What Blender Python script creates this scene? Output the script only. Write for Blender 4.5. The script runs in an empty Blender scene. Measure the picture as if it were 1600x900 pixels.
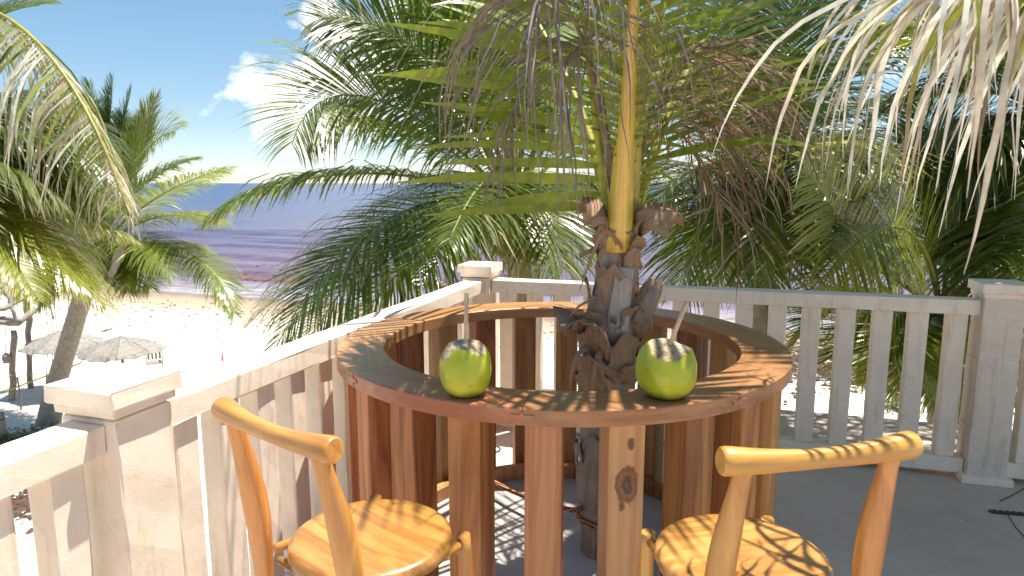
import bpy, bmesh, math, random
import numpy as np
from mathutils import Vector, Matrix

R = math.radians
rng = np.random.default_rng(7)
random.seed(7)
scene = bpy.context.scene
COL = scene.collection

# ------------------------------------------------------------------ camera, world, sun, exposure
F_PX, PITCH, EYE = 1062.4, 0.1533, 1.695
cam_data = bpy.data.cameras.new('camera')
cam = bpy.data.objects.new('camera', cam_data)
COL.objects.link(cam)
cam.location = (0, 0, EYE)
cam.rotation_euler = (math.pi / 2 - PITCH, 0, 0)
cam_data.sensor_width = 36
cam_data.lens = 36 * F_PX / 1600
cam_data.clip_start = 0.05
cam_data.clip_end = 60000
cam_data.dof.use_dof = True
cam_data.dof.focus_distance = 2.5
cam_data.dof.aperture_fstop = 5.6
scene.camera = cam

SUN_EL = R(70)
SUN_XY = Vector((0.83, 0.56)).normalized()
SUN = Vector((math.cos(SUN_EL) * SUN_XY.x, math.cos(SUN_EL) * SUN_XY.y, math.sin(SUN_EL)))

world = bpy.data.worlds.new('World')
scene.world = world
world.use_nodes = True
wn, wl = world.node_tree.nodes, world.node_tree.links
wn.clear()
w_out = wn.new('ShaderNodeOutputWorld')
w_bg = wn.new('ShaderNodeBackground')
w_sky = wn.new('ShaderNodeTexSky')
w_sky.sky_type = 'NISHITA'
w_sky.sun_disc = False
w_sky.sun_elevation = SUN_EL
w_sky.sun_rotation = math.atan2(SUN_XY.x, SUN_XY.y)
w_sky.air_density = 0.7
w_sky.dust_density = 0.6
w_sky.ozone_density = 1.6
w_sky.dust_density = 0.0
w_sky.ozone_density = 3.0
w_geo = wn.new('ShaderNodeTexCoord')
w_dir = wn.new('ShaderNodeVectorMath'); w_dir.operation = 'NORMALIZE'
wl.new(w_geo.outputs['Generated'], w_dir.inputs[0])
w_map = wn.new('ShaderNodeMapping')
w_map.inputs['Scale'].default_value = (1, 1, 1.5)
wl.new(w_dir.outputs[0], w_map.inputs['Vector'])
def wmath(op, a, b):
    n = wn.new('ShaderNodeMath'); n.operation = op
    for k, x in enumerate((a, b)):
        if hasattr(x, 'links'): wl.new(x, n.inputs[k])
        else: n.inputs[k].default_value = x
    return n.outputs[0]
def wnoise(scale, detail, rough):
    n = wn.new('ShaderNodeTexNoise')
    n.inputs['Scale'].default_value = scale; n.inputs['Detail'].default_value = detail; n.inputs['Roughness'].default_value = rough
    wl.new(w_map.outputs[0], n.inputs['Vector'])
    return n.outputs['Fac']
w_cover = wmath('MULTIPLY', wmath('SUBTRACT', wnoise(1.7, 2, 0.5), 0.46), 0.55)       # where the cumulus fields are
def cloud_at(px, py, radius, gain):
    """one cumulus in the sky in view, by its direction"""
    u, v = (px - 800) / F_PX, (py - 450) / F_PX
    d = Vector((u, math.cos(PITCH) - v * math.sin(PITCH), -(math.sin(PITCH) + v * math.cos(PITCH)))).normalized()
    dp = wn.new('ShaderNodeVectorMath'); dp.operation = 'DISTANCE'
    wl.new(w_dir.outputs[0], dp.inputs[0]); dp.inputs[1].default_value = d
    m = wn.new('ShaderNodeMapRange'); m.interpolation_type = 'SMOOTHSTEP'
    wl.new(dp.outputs['Value'], m.inputs[0])
    m.inputs[1].default_value = radius; m.inputs[2].default_value = 0.0; m.inputs[3].default_value = 0.0; m.inputs[4].default_value = gain
    return m.outputs[0]
w_b = w_cover
for c_ in [(372, 128, 0.075, 0.34), (425, 155, 0.08, 0.26), (300, 172, 0.06, 0.32), (510, 115, 0.10, 0.26), (505, 20, 0.06, 0.34), (420, 215, 0.07, 0.17), (560, 200, 0.13, 0.20), (480, 250, 0.10, 0.12), (320, 235, 0.06, 0.12), (600, 110, 0.12, 0.2)]:
    w_b = wmath('ADD', w_b, cloud_at(*c_))
w_b = wmath('ADD', w_b, cloud_at(180, 60, 0.30, -0.38))
w_n = wmath('ADD', wmath('ADD', wnoise(17.0, 10, 0.6), wmath('MULTIPLY', wmath('SUBTRACT', wnoise(5.0, 3, 0.5), 0.5), 0.5)), w_b)
w_ramp = wn.new('ShaderNodeValToRGB')
w_ramp.color_ramp.elements[0].position = 0.60
w_ramp.color_ramp.elements[1].position = 0.86
wl.new(w_n, w_ramp.inputs['Fac'])
w_mix = wn.new('ShaderNodeMixRGB')
w_mix.inputs[2].default_value = (4.9, 4.8, 4.75, 1)
w_bg.inputs['Strength'].default_value = 0.14
w_tint = wn.new('ShaderNodeMixRGB'); w_tint.blend_type = 'MULTIPLY'; w_tint.inputs[0].default_value = 1
w_tint.inputs[2].default_value = (1.03, 0.99, 0.90, 1)
w_hs = wn.new('ShaderNodeHueSaturation'); w_hs.inputs['Saturation'].default_value = 1.45; w_hs.inputs['Value'].default_value = 1.12
w_gm = wn.new('ShaderNodeGamma'); w_gm.inputs[1].default_value = 0.58
wl.new(w_sky.outputs['Color'], w_gm.inputs[0])
wl.new(w_gm.outputs[0], w_hs.inputs['Color'])
wl.new(w_hs.outputs['Color'], w_tint.inputs[1])
wl.new(w_ramp.outputs['Color'], w_mix.inputs[0])
wl.new(w_tint.outputs['Color'], w_mix.inputs[1])
wl.new(w_mix.outputs['Color'], w_bg.inputs['Color'])
wl.new(w_bg.outputs['Background'], w_out.inputs['Surface'])

sun_data = bpy.data.lights.new('sun', 'SUN')
sun_data.energy = 4.7
sun_data.angle = R(0.53)
sun_data.color = (1.0, 0.925, 0.80)
sun = bpy.data.objects.new('sun', sun_data)
COL.objects.link(sun)
sun.rotation_euler = (-SUN).to_track_quat('-Z', 'Y').to_euler()

scene.view_settings.view_transform = 'Standard'
scene.view_settings.look = 'None'
scene.view_settings.exposure = 1.22
scene.view_settings.gamma = 1.0
scene.render.engine = 'CYCLES'
scene.cycles.use_denoising = True
scene.cycles.max_bounces = 8
scene.cycles.diffuse_bounces = 6
scene.cycles.transmission_bounces = 6
scene.cycles.transparent_max_bounces = 12
scene.cycles.sample_clamp_indirect = 8

# ------------------------------------------------------------------ photo geometry helpers
CP, SP = math.cos(PITCH), math.sin(PITCH)
def ray(px, py):
    u, v = (px - 800) / F_PX, (py - 450) / F_PX
    return Vector((u, CP - v * SP, -(SP + v * CP)))
def at(px, py, y):
    d = ray(px, py)
    return Vector((0, 0, EYE)) + d * (y / d.y)
def on(px, py, z):
    d = ray(px, py)
    return Vector((0, 0, EYE)) + d * ((z - EYE) / d.z)

# ------------------------------------------------------------------ object helpers
def tag(o, label=None, cat=None, group=None, kind=None):
    if label: o['label'] = label
    if cat: o['category'] = cat
    if group: o['group'] = group
    if kind: o['kind'] = kind
    return o
def empty(name, loc, rz=0.0, label=None, cat=None, group=None):
    o = bpy.data.objects.new(name, None)
    o.location = loc
    o.rotation_euler = (0, 0, rz)
    o.empty_display_size = 0.1
    COL.objects.link(o)
    return tag(o, label, cat, group)
def link(name, me, mat=None, parent=None, loc=None, rot=None):
    o = bpy.data.objects.new(name, me)
    COL.objects.link(o)
    if mat is not None and len(me.materials) == 0: me.materials.append(mat)
    if parent is not None: o.parent = parent
    if loc is not None: o.location = loc
    if rot is not None: o.rotation_euler = rot
    return o
def to_mesh(name, V, Fc, smooth=True, col=None):
    me = bpy.data.meshes.new(name)
    V = np.asarray(V, dtype=np.float32)
    if isinstance(Fc, np.ndarray):
        n, k = Fc.shape
        me.vertices.add(len(V)); me.vertices.foreach_set('co', V.ravel())
        me.loops.add(n * k); me.loops.foreach_set('vertex_index', Fc.astype(np.int32).ravel())
        me.polygons.add(n)
        me.polygons.foreach_set('loop_start', np.arange(0, n * k, k, dtype=np.int32))
        me.polygons.foreach_set('loop_total', np.full(n, k, dtype=np.int32))
        me.update(calc_edges=True)
    else:
        me.from_pydata([tuple(v) for v in V.tolist()], [], Fc)
    me.polygons.foreach_set('use_smooth', np.full(len(me.polygons), bool(smooth)))
    if col is not None:
        at_ = me.attributes.new('col', 'FLOAT_COLOR', 'POINT')
        c4 = np.ones((len(V), 4), dtype=np.float32); c4[:, :3] = col
        at_.data.foreach_set('color', c4.ravel())
    me.update()
    return me
def bm_mesh(name, bm, smooth=False):
    me = bpy.data.meshes.new(name)
    bm.normal_update(); bm.to_mesh(me); bm.free()
    me.polygons.foreach_set('use_smooth', [smooth] * len(me.polygons))
    return me
def box_mesh(name, sx, sy, sz, bev=0.004, seg=2, taper=1.0, z0=0.0, rough=0.0, cuts=0):
    bm = bmesh.new()
    bmesh.ops.create_cube(bm, size=1)
    for v in bm.verts:
        top = v.co.z > 0
        v.co.x *= sx * (taper if top else 1); v.co.y *= sy * (taper if top else 1)
        v.co.z = (v.co.z + 0.5) * sz + z0
    if bev: bmesh.ops.bevel(bm, geom=bm.edges[:], offset=bev, segments=seg, profile=0.6, affect='EDGES')
    if cuts:
        L = max(sx, sy, sz); ax = (sx, sy, sz).index(L)
        for k in range(1, cuts):
            p = [0, 0, z0 + sz / 2]; n = [0, 0, 0]; n[ax] = 1
            lo = z0 if ax == 2 else -L / 2
            p[ax] = lo + L * k / cuts
            bmesh.ops.bisect_plane(bm, geom=bm.verts[:] + bm.edges[:] + bm.faces[:], plane_co=p, plane_no=n)
    if rough:
        r = random.Random(int(sx * 1e4 + sz * 1e3))
        for v in bm.verts:
            v.co += Vector((r.uniform(-1, 1), r.uniform(-1, 1), r.uniform(-1, 1))) * rough
    return bm_mesh(name, bm)
def tube_arrays(pts, rad, sides=8, flat=1.0, cap=True):
    pts = [Vector(p) for p in pts]; n = len(pts)
    V, Fc = [], []
    prev = None
    for i, p in enumerate(pts):
        t = (pts[min(i + 1, n - 1)] - pts[max(i - 1, 0)]).normalized()
        ref = prev if prev is not None else (Vector((0, 1, 0)) if abs(t.z) > 0.8 else Vector((0, 0, 1)))
        s = (ref - t * ref.dot(t)).normalized(); prev = s
        q = t.cross(s)
        r = rad[i] if hasattr(rad, '__len__') else rad
        for k in range(sides):
            a = 2 * math.pi * k / sides
            V.append(p + s * (math.cos(a) * r * flat) + q * (math.sin(a) * r))
    for i in range(n - 1):
        for k in range(sides):
            a, b = i * sides + k, i * sides + (k + 1) % sides
            Fc.append((a, b, b + sides, a + sides))
    if cap:
        Fc.append(tuple(reversed(range(sides)))); Fc.append(tuple(range((n - 1) * sides, n * sides)))
    return [tuple(v) for v in V], Fc
def tube(name, pts, rad, mat, parent=None, sides=8, flat=1.0, smooth=True):
    V, Fc = tube_arrays(pts, rad, sides, flat)
    me = bpy.data.meshes.new(name); me.from_pydata(V, [], Fc)
    me.polygons.foreach_set('use_smooth', [smooth and len(p.vertices) == 4 for p in me.polygons])
    return link(name, me, mat, parent)
def lathe(name, prof, sides=32, wob=None):
    V, Fc = [], []
    n = len(prof)
    for i, (r, z) in enumerate(prof):
        for k in range(sides):
            a = 2 * math.pi * k / sides
            rr = r * (wob(a, z) if wob else 1)
            V.append((rr * math.cos(a), rr * math.sin(a), z))
    for i in range(n - 1):
        for k in range(sides):
            a, b = i * sides + k, i * sides + (k + 1) % sides
            Fc.append((a, b, b + sides, a + sides))
    Fc.append(tuple(reversed(range(sides)))); Fc.append(tuple(range((n - 1) * sides, n * sides)))
    me = bpy.data.meshes.new(name); me.from_pydata(V, [], Fc)
    me.polygons.foreach_set('use_smooth', [True] * len(me.polygons))
    return me
def bez(P, n):
    P = [np.array(p, float) for p in P]
    t = np.linspace(0, 1, n)[:, None]
    if len(P) == 3:
        return (1 - t) ** 2 * P[0] + 2 * t * (1 - t) * P[1] + t ** 2 * P[2]
    return (1 - t) ** 3 * P[0] + 3 * t * (1 - t) ** 2 * P[1] + 3 * t ** 2 * (1 - t) * P[2] + t ** 3 * P[3]
def hide_parent_inverse(o): return o

# ------------------------------------------------------------------ materials
def new_mat(name):
    m = bpy.data.materials.new(name); m.use_nodes = True
    nt = m.node_tree; nt.nodes.clear()
    out = nt.nodes.new('ShaderNodeOutputMaterial')
    b = nt.nodes.new('ShaderNodeBsdfPrincipled')
    nt.links.new(b.outputs[0], out.inputs[0])
    return m, nt, b, out
def N(nt, typ, **kw):
    n = nt.nodes.new(typ)
    for k, v in kw.items():
        if k.startswith('i_'):
            key = k[2:].replace('_', ' ')
            n.inputs[key].default_value = v
        else: setattr(n, k, v)
    return n
def ramp(nt, fac, stops, interp='LINEAR'):
    r = nt.nodes.new('ShaderNodeValToRGB'); r.color_ramp.interpolation = interp
    e = r.color_ramp.elements
    while len(e) < len(stops): e.new(0.5)
    for el, (p, c) in zip(e, stops):
        el.position = p; el.color = (c[0], c[1], c[2], 1) if hasattr(c, '__len__') else (c, c, c, 1)
    nt.links.new(fac, r.inputs['Fac'])
    return r.outputs['Color']
def mixc(nt, fac, a, b, mode='MIX'):
    m = nt.nodes.new('ShaderNodeMixRGB'); m.blend_type = mode
    for s, x in ((0, fac), (1, a), (2, b)):
        if hasattr(x, 'is_linked') or hasattr(x, 'links'): nt.links.new(x, m.inputs[s])
        else: m.inputs[s].default_value = x if s == 0 else (x[0], x[1], x[2], 1)
    return m.outputs[0]
def noise(nt, vec, scale, detail=4, rough=0.5, dist=0.0):
    n = N(nt, 'ShaderNodeTexNoise'); n.inputs['Scale'].default_value = scale
    n.inputs['Detail'].default_value = detail; n.inputs['Roughness'].default_value = rough
    n.inputs['Distortion'].default_value = dist
    nt.links.new(vec, n.inputs['Vector'])
    return n.outputs['Fac']
def bump(nt, b, height, strength, dist=0.01):
    n = N(nt, 'ShaderNodeBump'); n.inputs['Strength'].default_value = strength
    n.inputs['Distance'].default_value = dist
    nt.links.new(height, n.inputs['Height']); nt.links.new(n.outputs[0], b.inputs['Normal'])
def math_n(nt, op, a, b=None, c=None):
    n = N(nt, 'ShaderNodeMath', operation=op)
    for i, x in enumerate((a, b, c)):
        if x is None: continue
        if hasattr(x, 'links'): nt.links.new(x, n.inputs[i])
        else: n.inputs[i].default_value = x
    return n.outputs[0]
def obj_vec(nt, scale=(1, 1, 1), shift=True):
    tc = N(nt, 'ShaderNodeTexCoord')
    mp = N(nt, 'ShaderNodeMapping'); mp.inputs['Scale'].default_value = scale
    nt.links.new(tc.outputs['Object'], mp.inputs['Vector'])
    if shift:
        oi = N(nt, 'ShaderNodeObjectInfo')
        s = math_n(nt, 'MULTIPLY', oi.outputs['Random'], 37.0)
        cb = N(nt, 'ShaderNodeCombineXYZ')
        for k in range(3): nt.links.new(s, cb.inputs[k])
        nt.links.new(cb.outputs[0], mp.inputs['Location'])
        return mp.outputs[0], oi.outputs['Random']
    return mp.outputs[0], None

def mat_plaster(name, base=(0.87, 0.75, 0.625), grey=0.0):
    m, nt, b, o = new_mat(name)
    tc = N(nt, 'ShaderNodeTexCoord'); g = N(nt, 'ShaderNodeNewGeometry')
    p = g.outputs['Position']
    big = noise(nt, p, 2.6, 5, 0.6)
    mid = noise(nt, p, 14, 6, 0.65)
    fine = noise(nt, p, 120, 3, 0.6)
    c = ramp(nt, big, [(0.3, [x * 0.86 for x in base]), (0.65, base)])
    c = mixc(nt, ramp(nt, mid, [(0.52, 0.0), (0.72, 0.45)]), c, [base[0] * 0.72, base[1] * 0.66, base[2] * 0.58])
    mpz = N(nt, 'ShaderNodeMapping'); mpz.inputs['Scale'].default_value = (1, 1, 0.12); nt.links.new(p, mpz.inputs['Vector'])
    stk = noise(nt, mpz.outputs[0], 22, 4, 0.6)
    c = mixc(nt, ramp(nt, stk, [(0.56, 0.0), (0.74, 0.5)]), c, [base[0] * 0.62, base[1] * 0.52, base[2] * 0.42])
    vo = N(nt, 'ShaderNodeTexVoronoi'); vo.inputs['Scale'].default_value = 34
    nt.links.new(p, vo.inputs['Vector'])
    thr = math_n(nt, 'MULTIPLY', noise(nt, p, 9, 2), 0.16)
    pit = math_n(nt, 'LESS_THAN', vo.outputs['Distance'], math_n(nt, 'SUBTRACT', thr, 0.035))
    c = mixc(nt, math_n(nt, 'MULTIPLY', pit, 0.55), c, (0.28, 0.24, 0.20))
    nt.links.new(c, b.inputs['Base Color'])
    b.inputs['Roughness'].default_value = 0.85
    h = math_n(nt, 'ADD', math_n(nt, 'MULTIPLY', mid, 0.7), math_n(nt, 'MULTIPLY', fine, 0.25))
    h = math_n(nt, 'SUBTRACT', h, math_n(nt, 'MULTIPLY', pit, 0.6))
    bump(nt, b, h, 0.35, 0.006)
    return m
def mat_concrete(name, base=(0.56, 0.47, 0.405)):
    m, nt, b, o = new_mat(name)
    g = N(nt, 'ShaderNodeNewGeometry'); p = g.outputs['Position']
    big = noise(nt, p, 1.1, 6, 0.65); mid = noise(nt, p, 9, 6, 0.7); fine = noise(nt, p, 160, 2)
    c = ramp(nt, big, [(0.3, [x * 0.78 for x in base]), (0.7, [x * 1.12 for x in base])])
    c = mixc(nt, ramp(nt, mid, [(0.45, 0.0), (0.75, 0.35)]), c, [x * 0.7 for x in base])
    vo = N(nt, 'ShaderNodeTexVoronoi'); vo.inputs['Scale'].default_value = 11
    nt.links.new(p, vo.inputs['Vector'])
    spot = math_n(nt, 'LESS_THAN', vo.outputs['Distance'], math_n(nt, 'SUBTRACT', math_n(nt, 'MULTIPLY', noise(nt, p, 5, 2), 0.22), 0.085))
    c = mixc(nt, math_n(nt, 'MULTIPLY', spot, 0.7), c, (0.07, 0.055, 0.045))
    nt.links.new(c, b.inputs['Base Color'])
    b.inputs['Roughness'].default_value = 0.62
    bump(nt, b, math_n(nt, 'ADD', mid, math_n(nt, 'MULTIPLY', fine, 0.3)), 0.18, 0.004)
    return m
def mat_wood(name, stops, axis=2, rough=0.5, stretch=14.0, ring=7.0, coat=0.0, var=0.35, knot=None):
    m, nt, b, o = new_mat(name)
    sc = [stretch] * 3; sc[axis] = 1.0
    v, rnd = obj_vec(nt, sc)
    n1 = noise(nt, v, 1.0 * ring / 7, 5, 0.55, 0.6)
    v2, _ = obj_vec(nt, [s * 7 if i != axis else 2.0 for i, s in enumerate(sc)])
    fib = noise(nt, v2, 1.0, 3, 0.6)
    wv = math_n(nt, 'FRACT', math_n(nt, 'MULTIPLY', n1, ring))
    tri = math_n(nt, 'ABSOLUTE', math_n(nt, 'SUBTRACT', math_n(nt, 'MULTIPLY', wv, 2.0), 1.0))
    fac = math_n(nt, 'ADD', math_n(nt, 'MULTIPLY', tri, 0.30), math_n(nt, 'MULTIPLY', n1, 0.55))
    fac = math_n(nt, 'ADD', fac, math_n(nt, 'MULTIPLY', fib, 0.28))
    fac = math_n(nt, 'ADD', fac, math_n(nt, 'MULTIPLY', math_n(nt, 'SUBTRACT', rnd, 0.5), var))
    c = ramp(nt, fac, stops)
    hs = N(nt, 'ShaderNodeHueSaturation')
    nt.links.new(c, hs.inputs['Color'])
    hv = math_n(nt, 'FRACT', math_n(nt, 'MULTIPLY', rnd, 7.31))
    nt.links.new(math_n(nt, 'ADD', 0.488, math_n(nt, 'MULTIPLY', hv, 0.026)), hs.inputs['Hue'])
    nt.links.new(math_n(nt, 'ADD', 0.82, math_n(nt, 'MULTIPLY', math_n(nt, 'FRACT', math_n(nt, 'MULTIPLY', rnd, 13.7)), 0.36)), hs.inputs['Value'])
    c = hs.outputs[0]
    if knot:
        tc = N(nt, 'ShaderNodeTexCoord')
        for (kx, ky, kz, kr) in knot:
            mp = N(nt, 'ShaderNodeMapping'); mp.inputs['Location'].default_value = (-kx, -ky, -kz)
            nt.links.new(tc.outputs['Object'], mp.inputs['Vector'])
            mp2 = N(nt, 'ShaderNodeMapping'); mp2.inputs['Scale'].default_value = (1 / kr, 0.2 / kr, 0.62 / kr)
            nt.links.new(mp.outputs[0], mp2.inputs['Vector'])
            ln = N(nt, 'ShaderNodeVectorMath', operation='LENGTH'); nt.links.new(mp2.outputs[0], ln.inputs[0])
            d = math_n(nt, 'ADD', ln.outputs['Value'], math_n(nt, 'MULTIPLY', math_n(nt, 'SUBTRACT', noise(nt, tc.outputs['Object'], 45, 3), 0.5), 0.7))
            kc = ramp(nt, d, [(0.0, (0.16, 0.13, 0.10)), (0.35, (0.10, 0.05, 0.025)), (0.55, (0.30, 0.14, 0.06)), (0.8, (0.2, 0.075, 0.03)), (1.0, (0.42, 0.2, 0.09))])
            msk = ramp(nt, d, [(0.85, 1.0), (1.0, 0.0)])
            c = mixc(nt, msk, c, kc)
    nt.links.new(c, b.inputs['Base Color'])
    b.inputs['Roughness'].default_value = rough
    b.inputs['Coat Weight'].default_value = coat
    b.inputs['Coat Roughness'].default_value = 0.25
    bump(nt, b, math_n(nt, 'ADD', fib, math_n(nt, 'MULTIPLY', tri, 0.4)), 0.12, 0.003)
    return m
def mat_leaf(name, rough=0.42, trans=0.33, tcol=(1.25, 1.35, 0.45), spec=0.5, zs=1.0):
    m, nt, b, o = new_mat(name)
    a = N(nt, 'ShaderNodeAttribute'); a.attribute_name = 'col'
    g = N(nt, 'ShaderNodeNewGeometry')
    mz = N(nt, 'ShaderNodeMapping'); mz.inputs['Scale'].default_value = (1, 1, zs)
    nt.links.new(g.outputs['Position'], mz.inputs['Vector'])
    nz = noise(nt, mz.outputs[0], 28 if zs == 1 else 130, 4)
    c = mixc(nt, 1.0, a.outputs['Color'], ramp(nt, nz, [(0.3, 0.75), (0.7, 1.2)]), 'MULTIPLY')
    nt.links.new(c, b.inputs['Base Color'])
    b.inputs['Roughness'].default_value = rough
    b.inputs['Specular IOR Level'].default_value = spec
    t = N(nt, 'ShaderNodeBsdfTranslucent')
    nt.links.new(mixc(nt, 1.0, c, tcol, 'MULTIPLY'), t.inputs['Color'])
    mx = N(nt, 'ShaderNodeMixShader'); mx.inputs[0].default_value = trans
    nt.links.new(b.outputs[0], mx.inputs[1]); nt.links.new(t.outputs[0], mx.inputs[2])
    nt.links.new(mx.outputs[0], o.inputs[0])
    return m
def mat_simple(name, col, rough=0.7, nscale=20, amt=0.35, bmp=0.2, metal=0.0, spec=0.5):
    m, nt, b, o = new_mat(name)
    v, rnd = obj_vec(nt)
    n1 = noise(nt, v, nscale, 5, 0.6)
    c = ramp(nt, n1, [(0.28, [x * (1 - amt) for x in col]), (0.72, [min(1, x * (1 + amt * 0.6)) for x in col])])
    nt.links.new(c, b.inputs['Base Color'])
    b.inputs['Roughness'].default_value = rough; b.inputs['Metallic'].default_value = metal
    b.inputs['Specular IOR Level'].default_value = spec
    if bmp: bump(nt, b, n1, bmp, 0.01)
    return m
def mat_fibre(name, col, axis=2, st=40, amt=0.5, rough=0.85, trans=0.0):
    m, nt, b, o = new_mat(name)
    sc = [st] * 3; sc[axis] = st * 0.08
    v, rnd = obj_vec(nt, sc)
    v1, _ = obj_vec(nt)
    n1 = noise(nt, v, 1.6, 5, 0.65); n2 = noise(nt, v1, 11, 4)
    f = math_n(nt, 'ADD', math_n(nt, 'MULTIPLY', n1, 0.65), math_n(nt, 'MULTIPLY', n2, 0.35))
    c = ramp(nt, f, [(0.3, [x * (1 - amt) for x in col]), (0.55, col), (0.75, [min(1, x * 1.35) for x in col])])
    nt.links.new(c, b.inputs['Base Color'])
    b.inputs['Roughness'].default_value = rough
    bump(nt, b, n1, 0.5, 0.008)
    if trans:
        t = N(nt, 'ShaderNodeBsdfTranslucent'); nt.links.new(c, t.inputs['Color'])
        mx = N(nt, 'ShaderNodeMixShader'); mx.inputs[0].default_value = trans
        nt.links.new(b.outputs[0], mx.inputs[1]); nt.links.new(t.outputs[0], mx.inputs[2])
        nt.links.new(mx.outputs[0], o.inputs[0])
    return m

M = {}
M['plaster'] = mat_plaster('white_plaster')
M['block'] = mat_plaster('coral_block', (0.72, 0.62, 0.52))
M['deck'] = mat_concrete('deck_concrete')
M['slab'] = mat_concrete('pale_concrete', (0.44, 0.415, 0.395))
RED = [(0.18, (0.12, 0.040, 0.012)), (0.42, (0.31, 0.115, 0.034)), (0.64, (0.44, 0.185, 0.060)), (0.92, (0.55, 0.29, 0.12))]
M['slat'] = mat_wood('table_slat_wood', RED, 2, 0.5, 16, 5, 0.05, 0.45)
M['rim'] = mat_wood('table_top_wood', [(0.2, (0.17, 0.062, 0.026)), (0.5, (0.36, 0.145, 0.060)), (0.85, (0.47, 0.22, 0.10))], 0, 0.36, 15, 5, 0.25, 0.2)
M['sap'] = mat_wood('knotty_slat_wood', [(0.2, (0.30, 0.13, 0.05)), (0.5, (0.50, 0.27, 0.11)), (0.85, (0.60, 0.38, 0.18))], 2, 0.5, 12, 4, 0.05, 0.1,
                    knot=[(0.002, -0.05, 0.80, 0.040), (-0.012, -0.05, 0.735, 0.011), (0.012, -0.05, 0.93, 0.013)])
M['chair'] = mat_wood('stool_wood', [(0.18, (0.20, 0.07, 0.014)), (0.42, (0.40, 0.165, 0.036)), (0.7, (0.53, 0.25, 0.062)), (0.95, (0.60, 0.33, 0.10))], 2, 0.30, 9, 6, 0.4, 0.12)
M['seat'] = mat_wood('stool_seat_wood', [(0.18, (0.12, 0.042, 0.011)), (0.42, (0.33, 0.13, 0.03)), (0.7, (0.52, 0.245, 0.065)), (0.95, (0.62, 0.36, 0.12))], 0, 0.28, 9, 6, 0.5, 0.12)
M['leaf'] = mat_leaf('palm_leaf', 0.30, 0.45, (1.35, 1.35, 0.4), 0.9)
M['leaf_near'] = mat_leaf('near_palm_leaf', 0.38, 0.5, (1.3, 1.35, 0.4))
M['dry'] = mat_leaf('dry_palm_leaf', 0.7, 0.30, (1.0, 0.92, 0.75), 0.25)
M['petiole'] = mat_leaf('palm_midrib', 0.45, 0.0)
M['stalk'] = mat_leaf('yellow_leaf_stalk', 0.42, 0.0, zs=0.03)
M['trunk'] = mat_fibre('palm_trunk', (0.29, 0.25, 0.21), 2, 26, 0.5)
M['sheath'] = mat_fibre('palm_sheath', (0.41, 0.265, 0.165), 2, 45, 0.45, 0.9, 0.2)
M['stub'] = mat_fibre('cut_petiole', (0.42, 0.36, 0.31), 2, 60, 0.3)
M['log'] = mat_fibre('driftwood', (0.29, 0.245, 0.21), 2, 14, 0.5)
M['thatch'] = mat_fibre('parasol_thatch', (0.25, 0.235, 0.22), 0, 8, 0.4)
M['metal'] = mat_simple('dark_metal', (0.04, 0.037, 0.034), 0.55, 30, 0.3, 0.1)
M['straw'] = mat_simple('drinking_straw', (0.62, 0.42, 0.27), 0.5, 40, 0.2, 0.05)
M['rope_y'] = mat_simple('yellow_rope', (0.55, 0.50, 0.06), 0.8, 60, 0.4, 0.3)
M['rope_r'] = None
M['pink'] = mat_simple('pink_cloth', (0.62, 0.26, 0.27), 0.7, 10, 0.2, 0)
M['weed'] = mat_simple('dried_seaweed', (0.085, 0.052, 0.035), 0.9, 3, 0.5, 0)
M['sarg'] = mat_simple('floating_seaweed', (0.16, 0.065, 0.045), 0.8, 1.2, 0.5, 0)

def mat_rope():
    m, nt, b, o = new_mat('red_striped_rope')
    tc = N(nt, 'ShaderNodeTexCoord')
    w = N(nt, 'ShaderNodeTexWave'); w.wave_type = 'BANDS'; w.bands_direction = 'DIAGONAL'
    w.inputs['Scale'].default_value = 26
    nt.links.new(tc.outputs['Object'], w.inputs['Vector'])
    c = ramp(nt, w.outputs['Fac'], [(0.45, (0.20, 0.028, 0.02)), (0.6, (0.46, 0.26, 0.09))])
    nt.links.new(c, b.inputs['Base Color']); b.inputs['Roughness'].default_value = 0.8
    bump(nt, b, w.outputs['Fac'], 0.5, 0.004)
    return m
M['rope_r'] = mat_rope()

def mat_coconut():
    m, nt, b, o = new_mat('green_coconut_skin')
    v, rnd = obj_vec(nt)
    tc = N(nt, 'ShaderNodeTexCoord')
    n1 = noise(nt, v, 9, 4, 0.55); n2 = noise(nt, v, 42, 4, 0.6)
    c = ramp(nt, n1, [(0.3, (0.26, 0.31, 0.012)), (0.55, (0.40, 0.455, 0.022)), (0.75, (0.53, 0.55, 0.055))])
    c = mixc(nt, ramp(nt, n2, [(0.66, 0.0), (0.76, 0.7)]), c, (0.16, 0.12, 0.03))
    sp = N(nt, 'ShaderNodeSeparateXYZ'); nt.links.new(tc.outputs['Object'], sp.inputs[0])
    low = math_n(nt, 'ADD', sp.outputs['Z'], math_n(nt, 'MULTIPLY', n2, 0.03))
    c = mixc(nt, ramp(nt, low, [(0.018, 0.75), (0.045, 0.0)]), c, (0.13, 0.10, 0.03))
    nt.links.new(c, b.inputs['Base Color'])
    b.inputs['Roughness'].default_value = 0.36
    bump(nt, b, n2, 0.08, 0.004)
    return m
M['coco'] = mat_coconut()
def mat_husk():
    m, nt, b, o = new_mat('cut_coconut_husk')
    v, rnd = obj_vec(nt)
    n1 = noise(nt, v, 26, 5, 0.65)
    c = ramp(nt, n1, [(0.32, (0.24, 0.15, 0.08)), (0.5, (0.45, 0.34, 0.21)), (0.70, (0.64, 0.54, 0.40))])
    nt.links.new(c, b.inputs['Base Color']); b.inputs['Roughness'].default_value = 0.8
    bump(nt, b, n1, 0.5, 0.01)
    return m
M['husk'] = mat_husk()

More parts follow.
